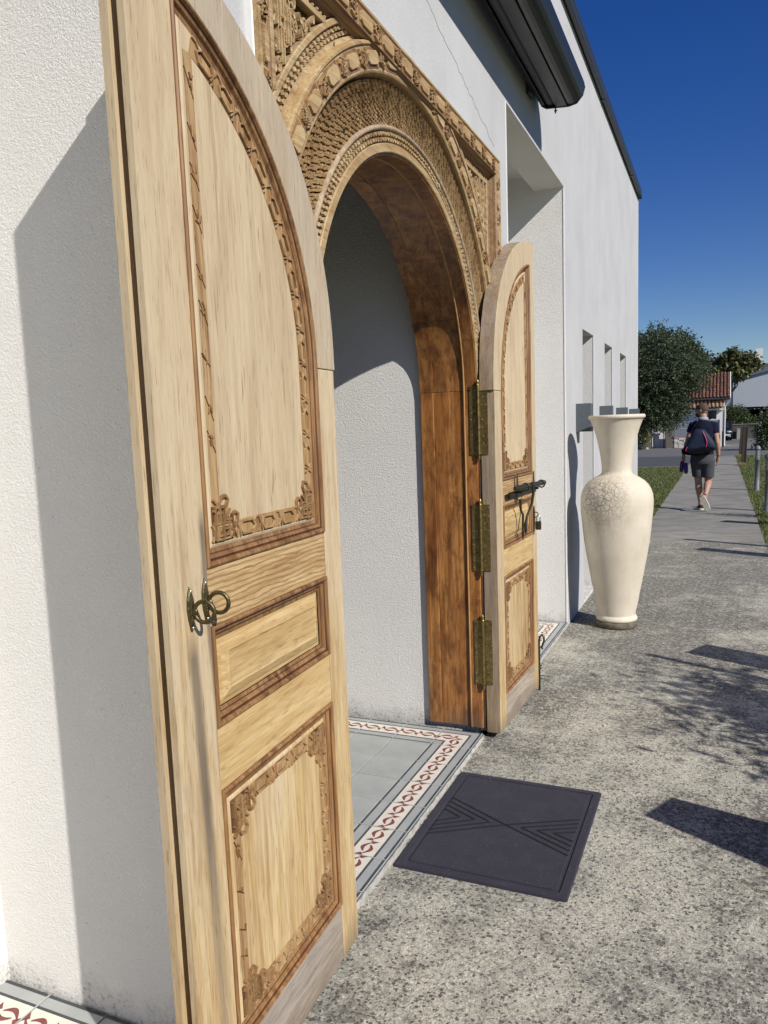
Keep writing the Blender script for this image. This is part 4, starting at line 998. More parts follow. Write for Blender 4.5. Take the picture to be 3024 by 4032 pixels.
# grass blades
def blades(n, xr, yr, seed, hmax):
    g = np.random.default_rng(seed); x = g.uniform(*xr, n); y = g.uniform(*yr, n); a = g.uniform(0, PI, n); h = g.uniform(.35, 1, n) * hmax; wd = .004 + .010 * g.random(n)
    lx, ly = g.normal(0, .018, n), g.normal(0, .018, n); z = -.052
    V = np.zeros((n, 3, 3)); V[:, 0] = np.stack([x - np.cos(a) * wd, y - np.sin(a) * wd, np.full(n, z)], 1); V[:, 1] = np.stack([x + np.cos(a) * wd, y + np.sin(a) * wd, np.full(n, z)], 1); V[:, 2] = np.stack([x + lx, y + ly, z + h], 1)
    return V.reshape(-1, 3)
def trimesh(name, V, mat, k=3):
    me = bpy.data.meshes.new(name); n = len(V) // k
    me.vertices.add(len(V)); me.vertices.foreach_set('co', V.astype(np.float32).ravel()); me.loops.add(n * k); me.loops.foreach_set('vertex_index', np.arange(n * k, dtype=np.int32))
    me.polygons.add(n); me.polygons.foreach_set('loop_start', np.arange(0, n * k, k, dtype=np.int32)); me.polygons.foreach_set('loop_total', np.full(n, k, dtype=np.int32))
    me.materials.append(mat); me.update(calc_edges=True); me.validate()
    o = bpy.data.objects.new(name, me); COL.objects.link(o); return o
M['blade'] = leafmat('grass_blade', (.075, .115, .024), (.125, .16, .04), (.25, .22, .09), .3, .6)
GV = np.concatenate([blades(45000, (-3.2, .05), (11.08, 26.9), 1, .055), blades(9000, (-.0, .06), (10.3, 26.9), 2, .07), blades(42000, (1.575, 4.2), (8.0, 34.8), 3, .055), blades(5000, (1.56, 1.66), (9.0, 34.8), 4, .075), blades(14000, (1.61, 4.5), (-1, 8), 5, .06)])
tag(trimesh('grass', GV, M['blade']), kind='stuff')
# grit and tiny stones gathered along the tiled step and wall foot
b = MB(); rr = random.Random(77)
for k in range(420):
    edge = rr.random() < .6
    x = abs(rr.gauss(.012, .03)) + .006 if edge else rr.uniform(.05, 1.5); y = rr.uniform(1.2, 9.5) if edge else rr.uniform(1.4, 8)
    if x < .63 and 2.30 < y < 3.12: continue
    r = rr.uniform(.0012, .0034) * (1.8 if rr.random() < .06 else 1); b.ell((x, y, GZ + r * .5), (r * rr.uniform(.8, 1.5), r * rr.uniform(.8, 1.5), r * .8), 5, 4, rr.choice((0, 0, 1)))
tag(b.build('grit', [simple('pale_grit', (.5, .47, .4), .9), simple('dark_grit', (.12, .10, .08), .9)]), kind='stuff')
# ------------------------------------------------------------------ vegetation
def leaves(blobs, n, size, seed, asp=.32, shell=.55, droop=.0, clump=14, spread=.10):
    g = np.random.default_rng(seed); vol = np.array([b[3] * b[4] * b[5] for b in blobs]); cnt = (n * vol / vol.sum() / clump).astype(int) + 1; out = []
    for bl, c in zip(blobs, cnt):
        d = g.normal(size=(c, 3)); d /= np.linalg.norm(d, axis=1)[:, None]; rad = shell + (1 - shell) * g.random(c) ** .6
        wob = 1 + .13 * np.sin(d[:, 0] * 5 + bl[0]) * np.cos(d[:, 2] * 6 + bl[1]) + .08 * np.sin(d[:, 1] * 9 + d[:, 2] * 7)
        cen = np.array(bl[:3]) + d * (rad * wob)[:, None] * np.array(bl[3:6])
        td = d + g.normal(0, .5, (c, 3)); td[:, 2] += .15 - droop; td /= np.linalg.norm(td, axis=1)[:, None]
        for k in range(clump):
            s = (k + .5) / clump
            p = cen + td * (s - .3)[None] * spread * 2.4 if False else cen + td * ((s - .3) * spread * 2.4) + g.normal(0, spread * .28, (c, 3))
            ax = td * .7 + g.normal(0, .6, (c, 3)); ax[:, 2] -= droop; ax /= np.linalg.norm(ax, axis=1)[:, None]
            sd = np.cross(ax, g.normal(size=(c, 3))); sd /= np.linalg.norm(sd, axis=1)[:, None] + 1e-9
            L = size * g.uniform(.6, 1.25, c)[:, None]; W = L * asp
            Q = np.stack([p - ax * L * .5, p + sd * W * .5, p + ax * L * .5, p - sd * W * .5], 1); out.append(Q.reshape(-1, 3))
    return np.concatenate(out)
def limb_mesh(b, base, tips, r0, rr, knots=5):
    for tip in tips:
        B_, T_ = Vector(base), Vector(tip); pts = []
        for k in range(knots + 1):
            q = k / knots; p = B_.lerp(T_, q); p += Vector((rr.uniform(-1, 1), rr.uniform(-1, 1), rr.uniform(-.3, .3))) * (.06 * (T_ - B_).length * math.sin(PI * q)); pts.append(p)
        b.tube(pts, [r0 * (1 - .78 * k / knots) for k in range(knots + 1)], 7)
def tree(name, label, cat, base, trunk_top, r0, blobs, n, size, mat, seed, asp=.32, shell=.55, droop=0., clump=14, spread=.1, limbs=7, group=None, bark=None):
    tr = thing(name, label, cat, base, group)
    rr = random.Random(seed); b = MB(); limb_mesh(b, base, [trunk_top], r0, rr, 5)
    tips = []
    for k in range(limbs):
        bl = blobs[k % len(blobs)]; tips.append((bl[0] + rr.uniform(-.6, .6) * bl[3], bl[1] + rr.uniform(-.6, .6) * bl[4], bl[2] + rr.uniform(-.2, .7) * bl[5]))
    mid = Vector(base).lerp(Vector(trunk_top), .55); limb_mesh(b, mid, tips, r0 * .55, rr)
    b.build('trunk', bark or M['bark'], tr)
    o = trimesh('crown', leaves(blobs, n, size, seed, asp, shell, droop, clump, spread), mat, 4); put(o, tr); o['kind'] = 'stuff'
    return tr
M['bark'] = simple('bark', (.10, .08, .06), .9, 0, .4, 20, .6, 40)
OL = leafmat('olive_leaf', (.026, .042, .016), (.046, .068, .028), (.085, .112, .052), .12, .55)
DG = leafmat('dark_leaf', (.020, .040, .012), (.036, .062, .018), (.065, .095, .028), .2, .5)
YG = leafmat('fig_leaf', (.050, .062, .014), (.085, .095, .024), (.15, .145, .05), .25, .5)
SB = leafmat('shrub_leaf', (.028, .05, .014), (.05, .078, .02), (.095, .12, .035), .2, .5)
YB_ = leafmat('yellow_shrub_leaf', (.10, .09, .02), (.15, .125, .03), (.2, .17, .05), .25, .5)
DRY = leafmat('dry_twig', (.09, .06, .035), (.14, .10, .06), (.2, .15, .09), .1, .8)
tree('olive_tree', 'dense grey-green olive tree beyond the lawn at the building corner', 'tree', (-1.75, 25.9, -.05), (-1.2, 25.9, 2.3), .16,
     [(-1.05, 26, 3.0, 1.65, 1.5, 1.12), (-1.5, 26, 2.2, 1.5, 1.4, 1.1), (-.75, 25.8, 2.1, .95, 1.0, .95), (.02, 25.8, 2.75, .75, .8, .5), (-.85, 26, 4.22, .20, .2, .42), (-.45, 25.7, 1.55, .55, .6, .5), (-1.9, 26, 1.5, .8, .8, .7), (-.95, 25.6, 3.75, .9, .8, .42)], 95000, .080, OL, 5, .34, .30, .05, 16, .13, 10)
tree('round_tree', 'large dark green domed tree rising behind the olive tree', 'tree', (-3.2, 62, -.05), (-3.2, 62, 4), .35, [(-3.2, 62, 5.0, 3.1, 3, 2.9), (-4.8, 61.5, 4.6, 2.2, 2.4, 2.3), (-1.6, 61.5, 5.0, 1.35, 1.8, 2.0)], 40000, .22, DG, 6, .6, .7, .1, 12, .35, 8)
tree('fig_tree', 'yellow-green broad-leaved tree showing above the red tiled roof', 'tree', (1.0, 57.5, -.05), (1.05, 57.5, 4.2), .13, [(1.6, 57.5, 5.05, 1.0, .9, .75), (.9, 57.4, 4.9, .65, .7, .55), (2.55, 57.6, 5.0, .75, .7, .55), (1.75, 57.3, 5.7, .32, .4, .32), (1.1, 57.4, 5.45, .28, .4, .2), (2.7, 57.4, 5.4, .3, .4, .22), (1.8, 57.2, 4.45, .9, .6, .4)], 5200, .24, YG, 8, .62, .35, .55, 9, .20, 8)
tree('hedge_bush', 'dark green bush growing behind the low garden wall', 'bush', (2.1, 62.2, -.03), (2.1, 62.2, 1.2), .06, [(2.0, 62.2, 1.3, .85, .7, .95), (2.9, 62.4, .9, .7, .6, .6), (1.55, 62.2, 1.6, .45, .5, .75)], 6500, .13, SB, 9, .5, .4, .1, 10, .18, 5)
tree('garden_shrub', 'leafy green shrub beside the road at the right edge', 'bush', (3.25, 40.5, -.05), (3.25, 40.5, .8), .05, [(3.35, 40.5, .85, .85, .7, .9), (2.9, 40.3, .35, .45, .5, .4), (3.3, 40.5, 1.6, .4, .4, .4)], 5200, .12, SB, 10, .45, .3, .1, 10, .2, 6)
tree('wall_shrub', 'dark shrub at the foot of the brick pier under the olive tree', 'bush', (-3.2, 44.3, -.05), (-3.2, 44.3, .8), .05, [(-3.25, 44.3, .75, .55, .5, .8), (-3.5, 44.3, .35, .5, .4, .4)], 2600, .12, DG, 11, .45, .4, .1, 10, .2, 4)
tree('wall_shrub', 'small yellow-green shrub beside the gate pier', 'bush', (-2.78, 44.2, -.05), (-2.78, 44.2, .5), .03, [(-2.8, 44.2, .62, .24, .25, .34)], 500, .11, YB_, 12, .45, .2, .1, 8, .16, 5)
tree('dry_shrub', 'brown dry twiggy shrub beside the nearest lamp bollard', 'bush', (1.90, 12.95, -.05), (1.9, 12.95, .45), .015, [(1.89, 12.95, .55, .17, .18, .30), (1.95, 12.95, .25, .16, .2, .25)], 1500, .06, DRY, 13, .16, .1, .1, 6, .10, 12)
tree('verge_tree', 'small leafy tree on the verge whose branches shade the walkway', 'tree', (3.6, 2.7, -.05), (3.6, 2.8, 1.0), .05, [(3.42, 3.30, 1.42, .50, .42, .42), (3.62, 3.35, 1.82, .32, .40, .26), (3.35, 2.55, 1.6, .22, .18, .08)], 3200, .10, SB, 14, .28, .1, .1, 9, .22, 12)
# ------------------------------------------------------------------ street furniture
M['bgrey'] = simple('bollard_grey_paint', (.135, .155, .155), .5, 0, .12, 30)
M['diff'] = simple('bollard_diffuser', (.75, .76, .76), .3, 0, .05)
def bollard(x, y, label):
    o = thing('lamp_bollard', label, 'bollard', (x, y, -.05), 'lamp bollards along the path')
    L = lambda prof, name, m, n=24, cap=True: (lambda b: (b.lathe(prof, (x, y, 0), n, 0, True, cap, cap), b.build(name, m, o))[1])(MB())
    L([(.062, -.05), (.062, -.04), (.049, -.035), (.047, .60), (.052, .602), (.052, .618), (.046, .62)], 'bollard_post', M['bgrey'])
    L([(.032, .62), (.032, .82)], 'lamp_glass', M['diff'])
    for k in range(6): L([(.032, .632 + k * .032), (.048, .628 + k * .032), (.048, .636 + k * .032), (.032, .644 + k * .032)], 'louvre', M['bgrey'], 20, False)
    b = MB()
    for a in (0.2, 2.3, 4.4): b.tube([(x + .046 * math.cos(a), y + .046 * math.sin(a), .62), (x + .046 * math.cos(a), y + .046 * math.sin(a), .82)], .006, 6)
    b.build('lamp_cage', M['bgrey'], o)
    L([(.058, .812), (.061, .818), (.060, .832), (.053, .862), (.038, .886), (.018, .898), (.001, .901)], 'bollard_cap', M['bgrey'])
bollard(1.735, 17.86, 'grey lamp bollard standing farther along the right side of the path')
bollard(1.745, 13.89, 'grey lamp bollard nearer the camera at the right edge behind the dry shrub')
bollard(1.79, 9.93, 'grey lamp bollard closest to the camera beside the walkway, out of the picture')
M['post'] = wood('dark_post_wood', (.075, .05, .032), (.05, .033, .021), (.02, .013, .009), 'z', .6, .8)
M['postblk'] = wood('post_block_wood', (.36, .23, .13), (.30, .18, .09), (.15, .09, .05), 'y', .6, .8)
def post(x, y, h, label, lean=.0, wd=.05, block=True):
    o = thing('wooden_post', label, 'post', (x, y, -.05), 'wooden posts along the path')
    wd = min(wd, .036)
    for k, (dx, dy) in enumerate(((0, 0), (.075, .22)) if block else ((0, 0),)):
        b = MB(); b.rings([[(x + dx + a * wd + lean * q, y + dy + c * wd, -.05 + q * (h + .05)) for a, c in ((-1, -1), (1, -1), (1, 1), (-1, 1))] for q in (0, 1)], 0, True, True)
        b.build('upright', M['black'] if k else M['post'], o, .006)
    if block:
        b = MB(); b.box(x - .13, x + .10, y - .14, y - .055, -.05, .05); b.build('base_block', M['postblk'], o, .006)
post(1.66, 27.35, 1.19, 'dark wooden post pair nearer along the right edge of the path', .05)
post(1.70, 33.63, 1.13, 'dark wooden post pair at the far end of the path', .06)
post(2.55, 22.15, 1.18, 'dark wooden post standing back on the verge', .0, .035, False)
M['cast_board'] = simple('dark_board_paint', (.05, .055, .06), .5)
def cast_board(x, y, h, wid, top, label, skew=0.0):  # boards shaped for walkway shadows; those beyond the right edge are unseen
    o = thing('dark_board', label, 'screen', (x, y, -.05), 'dark screens beside the walkway')
    b = MB(); d = Vector((math.cos(SUN_AZ) * -1, -math.sin(SUN_AZ), 0)).normalized(); d = Vector((.43, .90, 0))
    pr = [(-wid / 2, 0), (wid / 2, 0), (wid / 2 * top + skew, h), (-wid / 2 * top + skew, h)]
    b.rings([[(x + d.x * a - k * d.y, y + d.y * a + k * d.x, -.05 + c) for a, c in pr] for k in (-.02, .02)], 0, True, True); b.build('board_panel', M['cast_board'], o, .003)
    b = MB(); b.box(x - .12, x + .12, y - .12, y + .12, -.06, -.02); b.build('board_foot', M['cast_board'], o, .004)
cast_board(1.73, 12.15, .53, .22, .95, 'short dark board in front of the dry shrub at the path edge')
cast_board(2.05, 9.12, 1.0, .24, .9, 'unseen dark board added to shadow the walk beside the nearest bollard')
cast_board(2.0, 2.61, .905, .52, .40, 'unseen dark tapered board added to shadow the walk nearer the door', -.10)
cast_board(2.0, 4.87, .88, .32, .85, 'unseen dark tapered board added to shadow the walk level with the vase')
post(2.0, 4.50, 1.06, 'unseen thin dark stake added to shadow the walk level with the vase', .0, .02, False)  # unseen stake added for its thin shadow on the walk
# ------------------------------------------------------------------ small house with red tiled roofs
M['white'] = plaster('white_house_paint', (.76, .75, .72), (.68, .67, .64), 30, .2, .3)
M['ctile'] = simple('clay_roof_tile', (.115, .043, .028), .8, 0, .35, 6, .2, 60)
M['ctile2'] = simple('sunbleached_roof_tile', (.26, .145, .095), .8, 0, .35, 6, .2, 60)
def vary(m, amt=.5):
    t = m.node_tree; b = [n for n in t.nodes if n.type == 'BSDF_PRINCIPLED'][0]; l = b.inputs['Base Color'].links[0].from_socket
    oi = t.nodes.new('ShaderNodeObjectInfo'); hv = N(t, 'HueSaturation', {'Color': l, 'Value': math_(t, 'ADD', math_(t, 'MULTIPLY', oi.outputs['Random'], amt), 1 - amt / 2), 'Hue': math_(t, 'ADD', math_(t, 'MULTIPLY', oi.outputs['Random'], .018), .499)}).outputs[0]
    t.links.new(hv, b.inputs['Base Color'])
vary(M['ctile'], .6); vary(M['ctile2'], .6)
hs = thing('tiled_house', 'small white house with red clay tile roofs at the end of the path', 'house', (-.5, 48, -.05))
b = MB(); b.box(-3.2, .34, 45.9, 51, -.05, 2.5); b.box(.77, 1.17, 45.9, 51, -.05, 2.5); b.box(.34, .77, 45.9, 51, -.05, 1.45); b.box(.34, .77, 45.9, 51, 1.93, 2.5); b.box(.34, .77, 46.1, 51, 1.45, 1.93); b.build('wall', M['white'], hs)
b = MB(); b.box(.34, .39, 45.96, 46.0, 1.45, 1.93); b.box(.72, .77, 45.96, 46.0, 1.45, 1.93); b.box(.39, .72, 45.96, 46.0, 1.88, 1.93); b.box(.39, .72, 45.96, 46.0, 1.45, 1.5)
wn = b.build('window', M['frame_grey'], hs); b = MB(); b.box(.39, .72, 45.97, 45.99, 1.5, 1.88); b.build('pane', M['glass'], wn)
b = MB(); b.box(-3.25, 1.10, 45.55, 45.89, 1.93, 2.0); b.build('porch_fascia', M['bead'], hs)
def barrel(L, r):
    b = MB(); n = 8
    for (q0, q1, ra, rb) in ((0, 1, r, r * .86),):
        o0 = [(ra * math.cos(PI * k / n), 0, ra * math.sin(PI * k / n)) for k in range(n + 1)]; o1 = [(rb * math.cos(PI * k / n), L, rb * math.sin(PI * k / n)) for k in range(n + 1)]
        i0 = [(p[0] * .82, p[1], p[2] * .82) for p in o0]
        b.rings([i0, o0, o1], 0, False, False, True, close=False)
    o = b.build('roof_tile', M['ctile']); me = o.data; bpy.data.objects.remove(o); return me
def roof(name, x0, x1, ye, ze, yr, zr, pitch, ncourse, mat, r, ridge=True):
    b = MB(); t_ = .06
    b.rings([[(x0, ye, ze), (x1, ye, ze), (x1, ye, ze + .02), (x0, ye, ze + .02)], [(x0, yr, zr), (x1, yr, zr), (x1, yr, zr + .02), (x0, yr, zr + .02)]], 0, True, True)
    ro = b.build(name, M['postblk'], hs); ang = math.atan2(zr - ze, yr - ye); Ls = math.hypot(yr - ye, zr - ze); L = Ls / ncourse
    me = barrel(L * 1.22, r); me.materials.clear(); me.materials.append(mat); n = int((x1 - x0) / pitch); rr = random.Random(int(x1 * 100))
    for i in range(n):
        x = x1 - (i + .5) * pitch
        for k in range(ncourse):
            s = k * L - .02
            inst(me, 'roof_tile', (x + rr.uniform(-.006, .006), ye + s * math.cos(ang), ze + .03 + s * math.sin(ang) + rr.uniform(0, .012)), ro, (ang - .03, rr.uniform(-.03, .03), rr.uniform(-.02, .02)))
    b = MB()
    for i in range(n + 1):   # under tiles between the rows
        x = x1 - i * pitch; b.rings([[(x - pitch * .3, ye - .03, ze + .045), (x, ye - .03, ze + .024), (x + pitch * .3, ye - .03, ze + .045)], [(x - pitch * .3, yr, zr + .045), (x, yr, zr + .024), (x + pitch * .3, yr, zr + .045)]], 0, False, False, close=False)
    tag(b.build('under_tiles', mat, ro), kind='stuff')
    return ro
roof('porch_roof', -1.35, 1.06, 45.45, 2.03, 45.92, 2.44, .19, 4, M['ctile2'], .085)
roof('main_roof', -1.4, 1.42, 45.62, 2.56, 48.0, 3.95, .175, 11, M['ctile'], .078)
b = MB(); b.rings([[(1.425, 45.55, 2.46), (1.46, 45.55, 2.46), (1.46, 45.55, 2.62), (1.425, 45.55, 2.62)], [(1.425, 48.0, 3.86), (1.46, 48.0, 3.86), (1.46, 48.0, 4.04), (1.425, 48.0, 4.04)]], 0, True, True); b.build('barge_board', M['bead'], hs)
b = MB(); b.tube([(-1.5, 45.58, 2.52), (1.45, 45.58, 2.50)], .045, 8); b.build('gutter', M['coping'], hs)
b = MB(); b.tube([(1.40, 45.58, 2.48), (1.38, 45.6, 2.42), (1.20, 45.85, 2.14), (1.185, 45.88, 2.05), (1.185, 45.88, 0)], .032, 8); b.build('downpipe', M['bead'], hs)
# front garden wall with stone base and screen
fw = thing('garden_wall', 'low garden wall of pale rubble stone with grey screen panels above', 'garden wall', (0, 45.2, -.05))
b = MB(); b.box(-1.33, .98, 45.22, 45.42, -.05, .52); b.build('wall_core', simple('mortar', (.30, .29, .26), .9, 0, .2), fw)
rr = random.Random(9); sm = simple('pale_rubble', (.56, .54, .48), .85, 0, .25, 15, .6, 30); vary(sm, .3); z = -.04
while z < .50:
    h = rr.uniform(.075, .13); h = min(h, .525 - z); x = -1.33
    while x < .96:
        w_ = min(rr.uniform(.16, .34), .98 - x)
        if w_ > .04 and h > .03:
            b = MB(); b.box(x + .006, x + w_ - .006, 45.17 + rr.uniform(-.02, .02), 45.26, z + .006, z + h - .006); b.build('stone', sm, fw, .014, 2)
        x += w_
    z += h
b = MB(); b.box(-1.40, .98, 45.16, 45.44, .535, .585); b.build('wall_coping', simple('red_coping', (.20, .06, .035), .7), fw, .006)
for k in range(2):
    b = MB(); b.box(-1.27, .90, 45.28, 45.32, .595 + k * .41, .995 + k * .41); b.build('screen_panel', simple('screen_grey', (.19, .21, .245), .5, 0, .06, 8), fw, .004)
for x in (-1.31, .915): b = MB(); b.box(x - .03, x + .03, 45.26, 45.34, .59, 1.43); b.build('screen_post', M['frame_grey'], fw, .004)
M['brick'] = None
bm_, t, b_ = newmat('grey_brick'); v = mapping(t, (1, 1, 1), (PI / 2, 0, 0))
bt = N(t, 'TexBrick', {'Vector': v, 'Color1': c4((.17, .145, .125)), 'Color2': c4((.13, .115, .10)), 'Mortar': c4((.09, .085, .08)), 'Scale': 1.0, 'Mortar Size': .006, 'Brick Width': .24, 'Row Height': .07})
t.links.new(bt.outputs[0], b_.inputs['Base Color']); b_.inputs['Roughness'].default_value = .9; M['brick'] = bm_
for x0, x1, lab in ((-1.76, -1.34, 'grey brick gate pier between the gate and the stone garden wall'), (-3.05, -2.53, 'grey brick gate pier left of the open gate under the olive tree')):
    g = thing('gate_pier', lab, 'gate pier', ((x0 + x1) / 2, 45.3, -.05), 'brick piers at the gate'); b = MB(); b.box(x0, x1, 45.2, 45.5, -.05, 1.35); b.build('pier_brickwork', M['brick'], g); b = MB(); b.box(x0 - .02, x1 + .02, 45.18, 45.52, 1.352, 1.40); b.build('pier_cap', M['kerb'], g)
gt = thing('garden_gate', 'black metal garden gate standing open between brick piers', 'gate', (-2.1, 45.3, -.05))
for x in (-2.49, -2.37, -1.86, -1.78): b = MB(); b.box(x - .02, x + .02, 45.28, 45.32, -.05, 1.3); b.build('gate_bar', M['black'], gt)
b = MB(); b.box(-2.46, -2.40, 45.3, 45.31, .05, .6); b.build('gate_panel', M['bead'], gt)
gh = thing('garden_house', 'white outbuilding seen through the open garden gate', 'outbuilding', (-2.1, 52, -.05)); b = MB(); b.box(-2.9, -1.9, 52, 54, -.05, .72); b.build('lower_wall', M['white'], gh); b = MB(); b.box(-2.9, -1.9, 52.02, 54, .722, 2.4); b.build('upper_wall', simple('grey_boarding', (.14, .14, .15), .7), gh)
st_ = MB(); st_.box(-2.74, -2.60, 44.5, 44.62, -.056, .05); tag(st_.build('kerb_stone', simple('white_stone', (.6, .58, .5), .8), None, .02), 'single pale block lying by the road at the brick gate pier', 'stone')
o = thing('bollard_post', 'black cylindrical bollard at the corner of the tiled house', 'bollard', (1.10, 45.05, -.05)); b = MB(); b.lathe([(.045, -.05), (.045, .75)], (1.10, 45.05, 0), 16, 0, True, True, True); b.build('post_shaft', M['dark'], o); b = MB(); b.ell((1.10, 45.05, .77), (.05, .05, .045)); b.build('post_ball', M['dark'], o)
# ------------------------------------------------------------------ white building with carport, low wall, car, cabinet
wb = thing('carport_building', 'large white gabled building over a dark open carport', 'building', (6, 68, -.05))
sl_ = .235
def ztop(x): return 4.20 + sl_ * (x - 1.76)
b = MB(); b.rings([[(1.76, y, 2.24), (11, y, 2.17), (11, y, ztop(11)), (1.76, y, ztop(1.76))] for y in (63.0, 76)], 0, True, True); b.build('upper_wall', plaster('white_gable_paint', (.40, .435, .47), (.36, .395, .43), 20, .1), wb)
b = MB(); b.rings([[(1.70, y, ztop(1.70) + .01), (11.2, y, ztop(11.2) + .01), (11.2, y, ztop(11.2) + .32), (1.70, y, ztop(1.70) + .34)] for y in (62.8, 76.2)], 0, True, True); b.build('roof', simple('grey_roof_edge', (.12, .145, .17), .6), wb)
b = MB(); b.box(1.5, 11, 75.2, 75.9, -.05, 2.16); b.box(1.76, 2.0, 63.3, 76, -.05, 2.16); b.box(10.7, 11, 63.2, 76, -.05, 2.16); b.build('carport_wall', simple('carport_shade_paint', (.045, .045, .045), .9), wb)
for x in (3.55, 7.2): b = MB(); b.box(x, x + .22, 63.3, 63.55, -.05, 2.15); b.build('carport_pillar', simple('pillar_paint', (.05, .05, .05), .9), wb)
lw = thing('street_wall', 'low dark wall with pale coping in front of the carport building', 'wall', (2.3, 61.3, -.05)); b = MB(); b.box(1.20, 3.42, 61.2, 61.4, -.05, .98); b.build('wall_body', simple('dark_render', (.085, .078, .068), .9, 0, .3, 12), lw); b = MB(); b.box(1.15, 3.46, 61.16, 61.44, .982, 1.03); b.box(3.40, 3.46, 61.15, 61.19, -.05, .98); b.build('wall_coping', M['kerb'], lw)
ub = thing('utility_cabinet', 'pale grey utility cabinet against the low dark wall', 'cabinet', (2.17, 60.9, -.03)); b = MB(); b.box(2.03, 2.31, 60.8, 61.05, -.03, .68); b.build('cabinet_body', simple('cabinet_grey', (.33, .335, .32), .6), ub, .01); b = MB(); b.box(2.01, 2.33, 60.78, 61.07, .682, .72); b.build('cabinet_lid', simple('cabinet_lid', (.36, .36, .35), .6), ub, .008)
car = thing('parked_car', 'black car facing the road, half hidden behind the tiled house', 'car', (.85, 60.3, -.058))
CB = simple('black_car_paint', (.012, .013, .016), .18, .1, .05, 5); CX = .88
prof = [(58.05, .22), (58.0, .42), (58.06, .62), (58.2, .72), (59.0, .82), (59.7, 1.28), (60.2, 1.36), (61.0, 1.34), (61.05, .9), (61.1, .3), (60.9, .2), (58.3, .17)]
# the rear stops short of the low wall
b = MB(); secs = [(-.84, .90), (-.80, .98), (-.55, 1.0), (.55, 1.0), (.80, .98), (.84, .90)]
b.rings([[(CX + dx, 59.5 + (y - 59.5) * (1.0 if abs(dx) < .6 else .985), -.05 + z * k) for y, z in prof] for dx, k in secs], 0, True, True); b.build('body', CB, car, .03, 2)
b = MB(); b.rings([[(CX - .62, 58.97, .80), (CX + .62, 58.97, .80), (CX + .55, 59.62, 1.20), (CX - .55, 59.62, 1.20)], [(CX - .62, 58.98, .79), (CX + .62, 58.98, .79), (CX + .55, 59.63, 1.19), (CX - .55, 59.63, 1.19)]], 0, True, True); b.build('windscreen', M['glass'], car)
for s in (-1, 1):
    b = MB(); b.ell((CX + s * .62, 58.03, .55), (.17, .06, .065), 14, 8); b.build('headlight', simple('headlight_glass', (.7, .72, .75), .1, .3), car)
    b = MB(); b.ell((CX + s * .62, 58.0, .24), (.13, .03, .05), 12, 6); b.build('fog_light', simple('fog_light_glass', (.45, .47, .5), .15, .5), car)
    for y in (58.65, 60.55):
        b = MB(); b.tube([(CX + s * .80, y, .25), (CX + s * .64, y, .25)], .30, 20, 0, True, False); wh = b.build('wheel', M['black'], car, .02); b = MB(); b.tube([(CX + s * .805, y, .25), (CX + s * .78, y, .25)], .19, 14, 0, True, False); b.build('rim', M['steel'], wh)
b = MB(); b.box(CX - .26 + .45, CX + .26 + .45, 57.96, 57.985, .30, .39); b.build('number_plate', M['diff'], car, .004)
b = MB()
for k in range(3): b.box(CX - .38, CX + .38, 57.965, 57.99, .42 + k * .045, .435 + k * .045)
tag(b.build('grille', M['steel'], car), kind='stuff')
# far buildings
fb_ = thing('flat_roofed_block', 'distant grey flat-roofed block with a white chimney slab above the trees', 'building', (2, 104, -.05))
b = MB(); b.box(-6, 4.42, 100, 110, -.05, 8.5); b.build('block_wall', simple('blue_grey_render', (.16, .18, .21), .8), fb_); b = MB(); b.box(4.43, 5.2, 99.6, 102, -.05, 9.2); b.build('chimney_slab', M['white'], fb_); b = MB(); b.box(3.5, 4.42, 99.9, 102, 8.51, 8.75); b.build('roof_upstand', M['white'], fb_)
b = MB(); b.tube([(-.59, 101, 8.5), (-.59, 101, 9.7)], .035, 6); b.build('mast', M['dark'], fb_)
b = MB(); b.tube([(2.43, 101, 8.5), (2.43, 101, 9.75)], .035, 6); b.tube([(2.0, 101, 9.72), (2.85, 101, 9.86)], .025, 6)
for k in range(5): b.tube([(2.05 + k * .18, 100.7, 9.73 + k * .03), (2.05 + k * .18, 101.3, 9.73 + k * .03)], .018, 5)
b.build('aerial', M['dark'], fb_)
db_ = thing('brown_roofed_house', 'distant house with a dark brown roof behind the white gabled building', 'house', (10, 90, -.05)); b = MB(); b.box(4.3, 16, 86, 94, -.05, 5.6); b.build('house_wall', simple('dull_render', (.2, .18, .16), .9), db_); b = MB(); b.rings([[(4.1, 85.6, 5.6), (16, 85.6, 5.6), (16, 90, 6.95), (4.1, 90, 6.85)], [(4.1, 94.4, 5.6), (16, 94.4, 5.6), (16, 90.01, 7.0), (4.1, 90.01, 6.9)]], 0, True, True); b.build('house_roof', simple('dark_brown_roof', (.06, .05, .042), .8), db_)
# ------------------------------------------------------------------ person walking away along the path
SK = simple('skin', (.40, .225, .15), .55, 0, .1, 20); NAVY = simple('navy_polo', (.010, .013, .028), .95, 0, .2, 60, .3, 300, .12); SHG = simple('grey_shorts', (.062, .066, .074), .95, 0, .15, 50, .3, 300, .15)
HAIR = simple('brown_hair', (.075, .045, .026), .8, 0, .4, 200, .6, 250); BEARD = simple('beard', (.07, .042, .028), .8, 0, .3, 200); COLL = simple('pale_collar', (.28, .31, .38), .9); SHOE = simple('black_canvas', (.012, .012, .014), .85); SOLE = simple('cream_sole', (.62, .58, .48), .7)
man = thing('person', 'man walking away on the path in navy polo shirt and grey shorts, carrying a bag', 'person', (.76, 13.9, GZ))
def loft(b, pts, rad, n=14, cap=True):
    # horizontal elliptical sections: rad = (rx, ry)
    rr = [[(p[0] + r[0] * math.cos(2 * PI * k / n), p[1] + r[1] * math.sin(2 * PI * k / n), p[2]) for k in range(n)] for p, r in zip(pts, rad)]
    b.rings(rr, 0, cap, cap, True)
